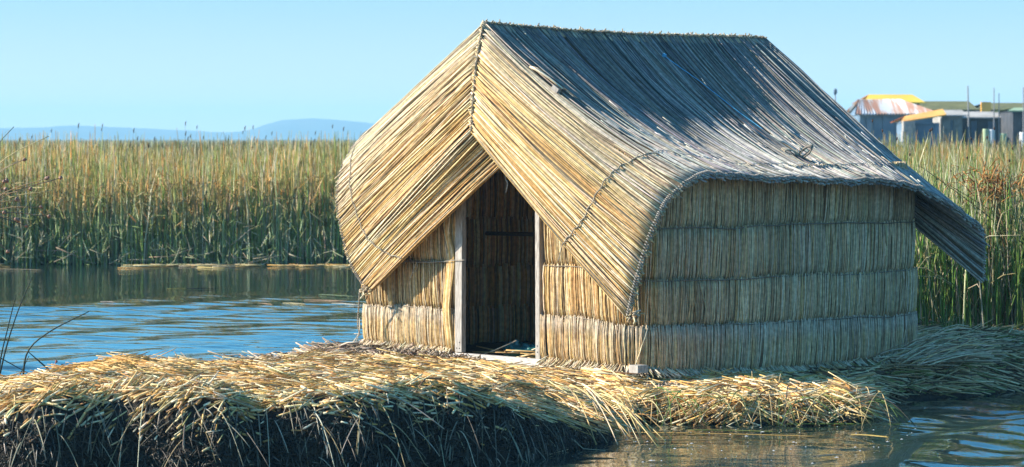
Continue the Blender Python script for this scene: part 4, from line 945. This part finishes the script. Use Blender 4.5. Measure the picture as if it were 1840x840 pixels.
M['bluewall'] = mat_noise('blue_grey_wall', (.08,.14,.20), (.16,.22,.28), 1.0, .7)
M['darkwall'] = mat_noise('dark_boards', (.03,.035,.04), (.07,.07,.075), 1.5, .9)
M['white'] = mat_noise('pale_paint', (.5,.52,.52), (.65,.66,.66), 2, .6)
M['lime'] = mat_noise('lime_sheet', (.28,.36,.18), (.36,.44,.26), 2, .6)
def V3(px, py, Y): return P(px, py, Y)
def house(name, label, cat, px0, px1, Y, eave, ridge, rpx0, rpx1, wallm, roofm, depth=5, corr=False, openings=(), back=True, zb=.3, tilt=0):
    """walls between px0..px1 at distance Y; front roof slope rises to the ridge, a second slope falls behind"""
    a = P(px0, eave, Y); b_ = P(px1, eave, Y); c = (a+b_)/2; root = empty(name, (c[0], Y, zb)); tag(root, label, cat)
    x0, x1, ze = a[0], b_[0], a[2]
    mb = MB(); th = .18
    cuts = sorted([(P(o0, 250, Y)[0], P(o1, 250, Y)[0], P(0, yt, Y)[2]) for o0, o1, yt in openings]); xc = x0
    for (u0, u1, zt) in cuts:
        if u0-xc > .01: mb.box((xc, Y, zb), (u0, Y+th, ze))
        if ze-zt > .02: mb.box((u0, Y, zt), (u1, Y+th, ze))
        xc = u1
    if x1-xc > .01: mb.box((xc, Y, zb), (x1, Y+th, ze))
    mb.box((x0, Y+th+.002, zb), (x0+th, Y+depth-.002, ze)); mb.box((x1-th, Y+th+.002, zb), (x1, Y+depth-.002, ze)); mb.box((x0, Y+depth, zb), (x1, Y+depth+th, ze)); mb.build('wall', wallm, root)
    for (u0, u1, zt) in cuts:
        d = MB(); d.box((u0+.002, Y+.09, zb), (u1-.002, Y+.13, zt-.01)); d.build('door', M['bluewall'], root)
    e0 = a+np.array([-.3, -.3, .0]); e1 = b_+np.array([.3, -.3, .0]); Ym = Y+depth/2
    r0_ = P(rpx0, ridge, Ym); r1_ = P(rpx1, ridge, Ym); f0 = e0+np.array([0, depth+.6, 0]); f1 = e1+np.array([0, depth+.6, 0])
    e1[2] += tilt; r1_[2] += tilt; f1[2] += tilt; rm = MB(); nx = 60 if corr else 2
    for A_, B_, C_, D_ in ((e0, e1, r0_, r1_), (f0, f1, r0_, r1_)):
        s = np.linspace(0, 1, nx)[:, None]; lo = A_+(B_-A_)*s; hi = C_+(D_-C_)*s
        if corr: w_ = (.035*np.sin(np.arange(nx)*pi/1.0+.5*pi))[:, None]*np.array([[0, 0, 1.]]); lo = lo+w_; hi = hi+w_
        up_ = np.array([0, 0, .06]); rm.grid(np.stack([lo, hi], 1)+up_, (1,1,1), smooth=False); rm.grid(np.stack([lo, hi], 1), (1,1,1), flip=True, smooth=False)
        rm.grid(np.stack([lo, lo+up_], 1), (1,1,1), smooth=False)
    rf_ = rm.build('roof', roofm, root)
    gm = MB(); g2 = MB(); gm.prism([e0+np.array([.25,.3,0]), f0+np.array([.25,-.3,0]), r0_+np.array([.12,0,-.05])], (.1,0,0)); g2.prism([e1+np.array([-.25,.3,0]), f1+np.array([-.25,-.3,0]), r1_+np.array([-.22,0,-.05])], (.1,0,0)); gm.build('gable', wallm, root); g2.build('gable', wallm, root)
    return root
vg = empty  # plain name
house('shed', 'shed with blue grey walls and a rust streaked corrugated metal roof', 'shed', 1545, 1682, 160, 207, 181, 1542, 1618, M['bluewall'], M['rust'], 5, True, ((1552,1558,212), (1568,1587,210), (1606,1616,212)))
house('house', 'dark walled house whose bright yellow roof shows above the rusty one', 'house', 1560, 1652, 170, 186, 172, 1561, 1639, M['darkwall'], M['yellow'], 5)
h_ = house('lean_to', 'low hut with an orange sloping roof in front of the rusty shed', 'hut', 1628, 1688, 150, 221, 211, 1626, 1694, M['bluewall'], M['orange'], 3.5, False, ((1645,1680,224),), tilt=.36)
house('house', 'long house with a mossy olive thatched roof between the yellow roof and the gap', 'house', 1656, 1748, 178, 199, 184, 1650, 1741, M['darkwall'], M['olive'], 6)
house('house', 'house with a dark olive thatched roof at the right edge', 'house', 1762, 1875, 176, 199, 187, 1768, 1870, M['darkwall'], M['olive'], 6)
house('shed', 'long low shed with a flat grey board roof under the olive roofs', 'shed', 1732, 1818, 156, 213, 203, 1730, 1816, M['darkwall'], M['grey'], 4, False, ((1745,1756,217), (1775,1790,218)))
house('block_hut', 'square hut of pale grey mud blocks beside the orange roof', 'hut', 1694, 1729, 153, 209, 200, 1695, 1728, M['block'], M['grey'], 3.5, False, ((1708,1713,216),))
house('shed', 'dark shed with a lime green edged roof at the far right', 'shed', 1820, 1880, 152, 201, 196, 1822, 1878, M['darkwall'], M['lime'], 4)
# pale stack of blocks under the orange roof's left end, white tubs, orange hatch, poles
mb = MB(); r = rng(61)
for k in range(9):
    c = P(1634+r.uniform(-1, 1), 218+k*9, 149); wd = .28+.02*k; mb.box((c[0]-wd, 149, c[2]-.24), (c[0]+wd, 149.7, c[2]))
o = mb.build('block_pillar', M['block'], None, P(1634, 300, 149)); tag(o, 'pale pillar of stacked blocks under the left end of the orange roof', 'pillar')
for i, (px, py, wd, mt, lb) in enumerate(((1771,238,.14,'lime','pale green tub in front of the long grey shed'), (1782,239,.15,'white','white tub right beside the pale green one'), (1803,246,.16,'lime','pale green tub farthest right among the reeds'), (1838,244,.16,'white','white tub at the right edge of the photo'))):
    c = P(px, py, 140); mb = MB(); z1 = c[2]+.15
    mb.tube(np.array([[c[0], 140, .1], [c[0], 140, .5], [c[0], 140, z1-.04], [c[0], 140, z1]]), np.array([wd*.8, wd*.95, wd, wd*1.04]), (1,1,1), 16); o = mb.build('water_tub', M[mt], None, (c[0], 140, .1)); tag(o, lb, 'tub', 'water tubs beside the village')
c = P(1770, 193, 175.5); mb = MB(); mb.box((c[0]-.28, 175.1, c[2]-.3), (c[0]+.28, 175.4, c[2]+.3)); o = mb.build('orange_board', M['orange'], None, c); tag(o, 'small orange red board at the left end of the dark olive roof', 'board')
for i, (px, yt, yb, rr_, lb) in enumerate(((1739,155,300,.05,'thin pole rising between the two olive roofs, slightly leaning'), (1786,158,300,.035,'thin pole above the right olive roof, left of two close ones'), (1795,168,300,.03,'thin pole above the right olive roof, right of two close ones'), (1839,157,300,.04,'thin pole at the right edge above the lime edged shed'), (1501,160,290,.04,'thin mast with a dark knob just above the hut roof slope'))):
    a = P(px, yt, 150); b_ = P(px+(4 if i == 0 else 0), yb, 150); b_[2] = .1; mb = MB(); mb.tube(np.stack([b_, (a+b_)/2, a]), np.array([rr_*1.3, rr_, rr_*.7]), (.2,.2,.2), 6)
    if i == 4: mb.grid(blob(a+np.array([0,0,-.15]), (.09,.09,.16), 3, .2, 12, 8), (.08,.12,.16))
    o = mb.build('pole', M['rope'], None, b_); tag(o, lb, 'pole')

# ================================================================ HILLS
hx = np.linspace(-1100, 900, 400)
def ridge(px):
    base = np.interp(px, [-900,-300,0,60,110,150,200,260,330,400,440,480,510,560,610,660,760,900,1200,2000,2600], [236,232,231,230,226,226,229,231,234,238,236,224,216,213,216,222,232,240,243,242,240])
    return base+1.0*vnoise(px*.02, px*0, 5)+.5*vnoise(px*.07, px*0, 8)
Yh = 3800.; mb = MB(); px = np.linspace(-900, 2600, 320); rows = []
for k, tt in enumerate((0, .35, .7, 1.0, 1.0)):
    Yk = Yh+k*60; top = ridge(px); zt = HC-(top-250)*(Yh+180)/F; z = np.where(k < 4, zt*math.sin(tt*pi/2)*(1+.05*vnoise(px*.05, px*0+k, 3)) if k < 3 else zt, -1.0)
    rows.append(np.stack([(px-920)*Yk/F, np.full_like(px, Yk), z-(0.5 if k == 0 else 0)], -1))
mb.grid(np.array(rows), (1,1,1)); o = mb.build('hills', M['hill']); tag(o, kind='structure')

# ================================================================ HAZE
HZ = True
if HZ:
    mb = MB(); mb.box((-1500, -50, -2.0), (1500, 4250, 46)); m = bpy.data.materials.new('haze_air'); m.use_nodes = True; nt = m.node_tree; nt.nodes.clear()
    ou = nt.nodes.new('ShaderNodeOutputMaterial'); pv = nt.nodes.new('ShaderNodeVolumePrincipled'); pv.inputs['Color'].default_value = (.42,.78,1,1); pv.inputs['Density'].default_value = .00034; pv.inputs['Anisotropy'].default_value = 0.0
    nt.links.new(pv.outputs[0], ou.inputs['Volume']); m.cycles.homogeneous_volume = True if hasattr(m.cycles, 'homogeneous_volume') else None
    o = mb.build('haze', m); tag(o, kind='stuff', label='thin blue haze over the lake', cat='haze')

# ================================================================ LIGHT, SKY, CAMERA
sun_dir = np.array([-.84, -.03, .485]); sun_dir /= np.linalg.norm(sun_dir)
el = math.asin(sun_dir[2]); rot = math.atan2(sun_dir[0], sun_dir[1])
w = bpy.data.worlds.new('World'); SC.world = w; w.use_nodes = True; nt = w.node_tree; N, L = nt.nodes, nt.links
bg = N['Background']; sky = N.new('ShaderNodeTexSky'); sky.sky_type = 'NISHITA'; sky.sun_disc = False; sky.sun_elevation = el; sky.sun_rotation = rot; sky.altitude = 3800; sky.air_density = 1.0; sky.dust_density = .6; sky.ozone_density = 2.5
tc = N.new('ShaderNodeTexCoord'); va = N.new('ShaderNodeVectorMath'); va.operation = 'ADD'; va.inputs[1].default_value = (0, 0, .10); L.new(tc.outputs['Generated'], va.inputs[0]); L.new(va.outputs[0], sky.inputs['Vector'])
vm = N.new('ShaderNodeVectorMath'); vm.operation = 'MULTIPLY'; vm.inputs[1].default_value = (1.76, 2.32, 2.08); L.new(sky.outputs['Color'], vm.inputs[0])
sz_ = N.new('ShaderNodeSeparateXYZ'); L.new(tc.outputs['Generated'], sz_.inputs[0]); tr_ = N.new('ShaderNodeValToRGB'); L.new(sz_.outputs['Z'], tr_.inputs['Fac'])
te = tr_.color_ramp.elements; te[0].position = 0; te[0].color = (.92,.45,.335,1); te[1].position = .6; te[1].color = (.37,.65,.80,1); x1 = te.new(.05); x1.color = (.54,.42,.335,1); x2 = te.new(.16); x2.color = (.37,.70,.72,1)
vm2 = N.new('ShaderNodeVectorMath'); vm2.operation = 'MULTIPLY'; L.new(vm.outputs[0], vm2.inputs[0]); L.new(tr_.outputs['Color'], vm2.inputs[1]); L.new(vm2.outputs[0], bg.inputs['Color']); bg.inputs['Strength'].default_value = .12
sl = bpy.data.lights.new('sun', 'SUN'); sl.energy = 5.0; sl.angle = math.radians(.55); sl.color = (1, .93, .82); so = bpy.data.objects.new('sun', sl); COL.objects.link(so)
so.rotation_euler = Vector(sun_dir).to_track_quat('Z', 'Y').to_euler(); so.location = (-20, 10, 30)
cam = bpy.data.cameras.new('camera'); co = bpy.data.objects.new('camera', cam); COL.objects.link(co); SC.camera = co
co.location = (0, 0, HC); co.rotation_euler = (math.radians(90), 0, 0); cam.sensor_width = 36; cam.lens = 36*F/1840; cam.shift_y = -170/1840; cam.clip_end = 20000; cam.clip_start = .5
cam.dof.use_dof = True; cam.dof.focus_distance = 28.8; cam.dof.aperture_fstop = 4.5
SC.view_settings.view_transform = 'Standard'; SC.view_settings.look = 'None'; SC.view_settings.gamma = 1; SC.view_settings.exposure = 1.14; SC.view_settings.use_curve_mapping = False
SC.render.engine = 'CYCLES'; SC.cycles.volume_bounces = 0; SC.cycles.max_bounces = 6; SC.cycles.transparent_max_bounces = 4
for o in bpy.data.objects:
    if '_o' in o: del o['_o']
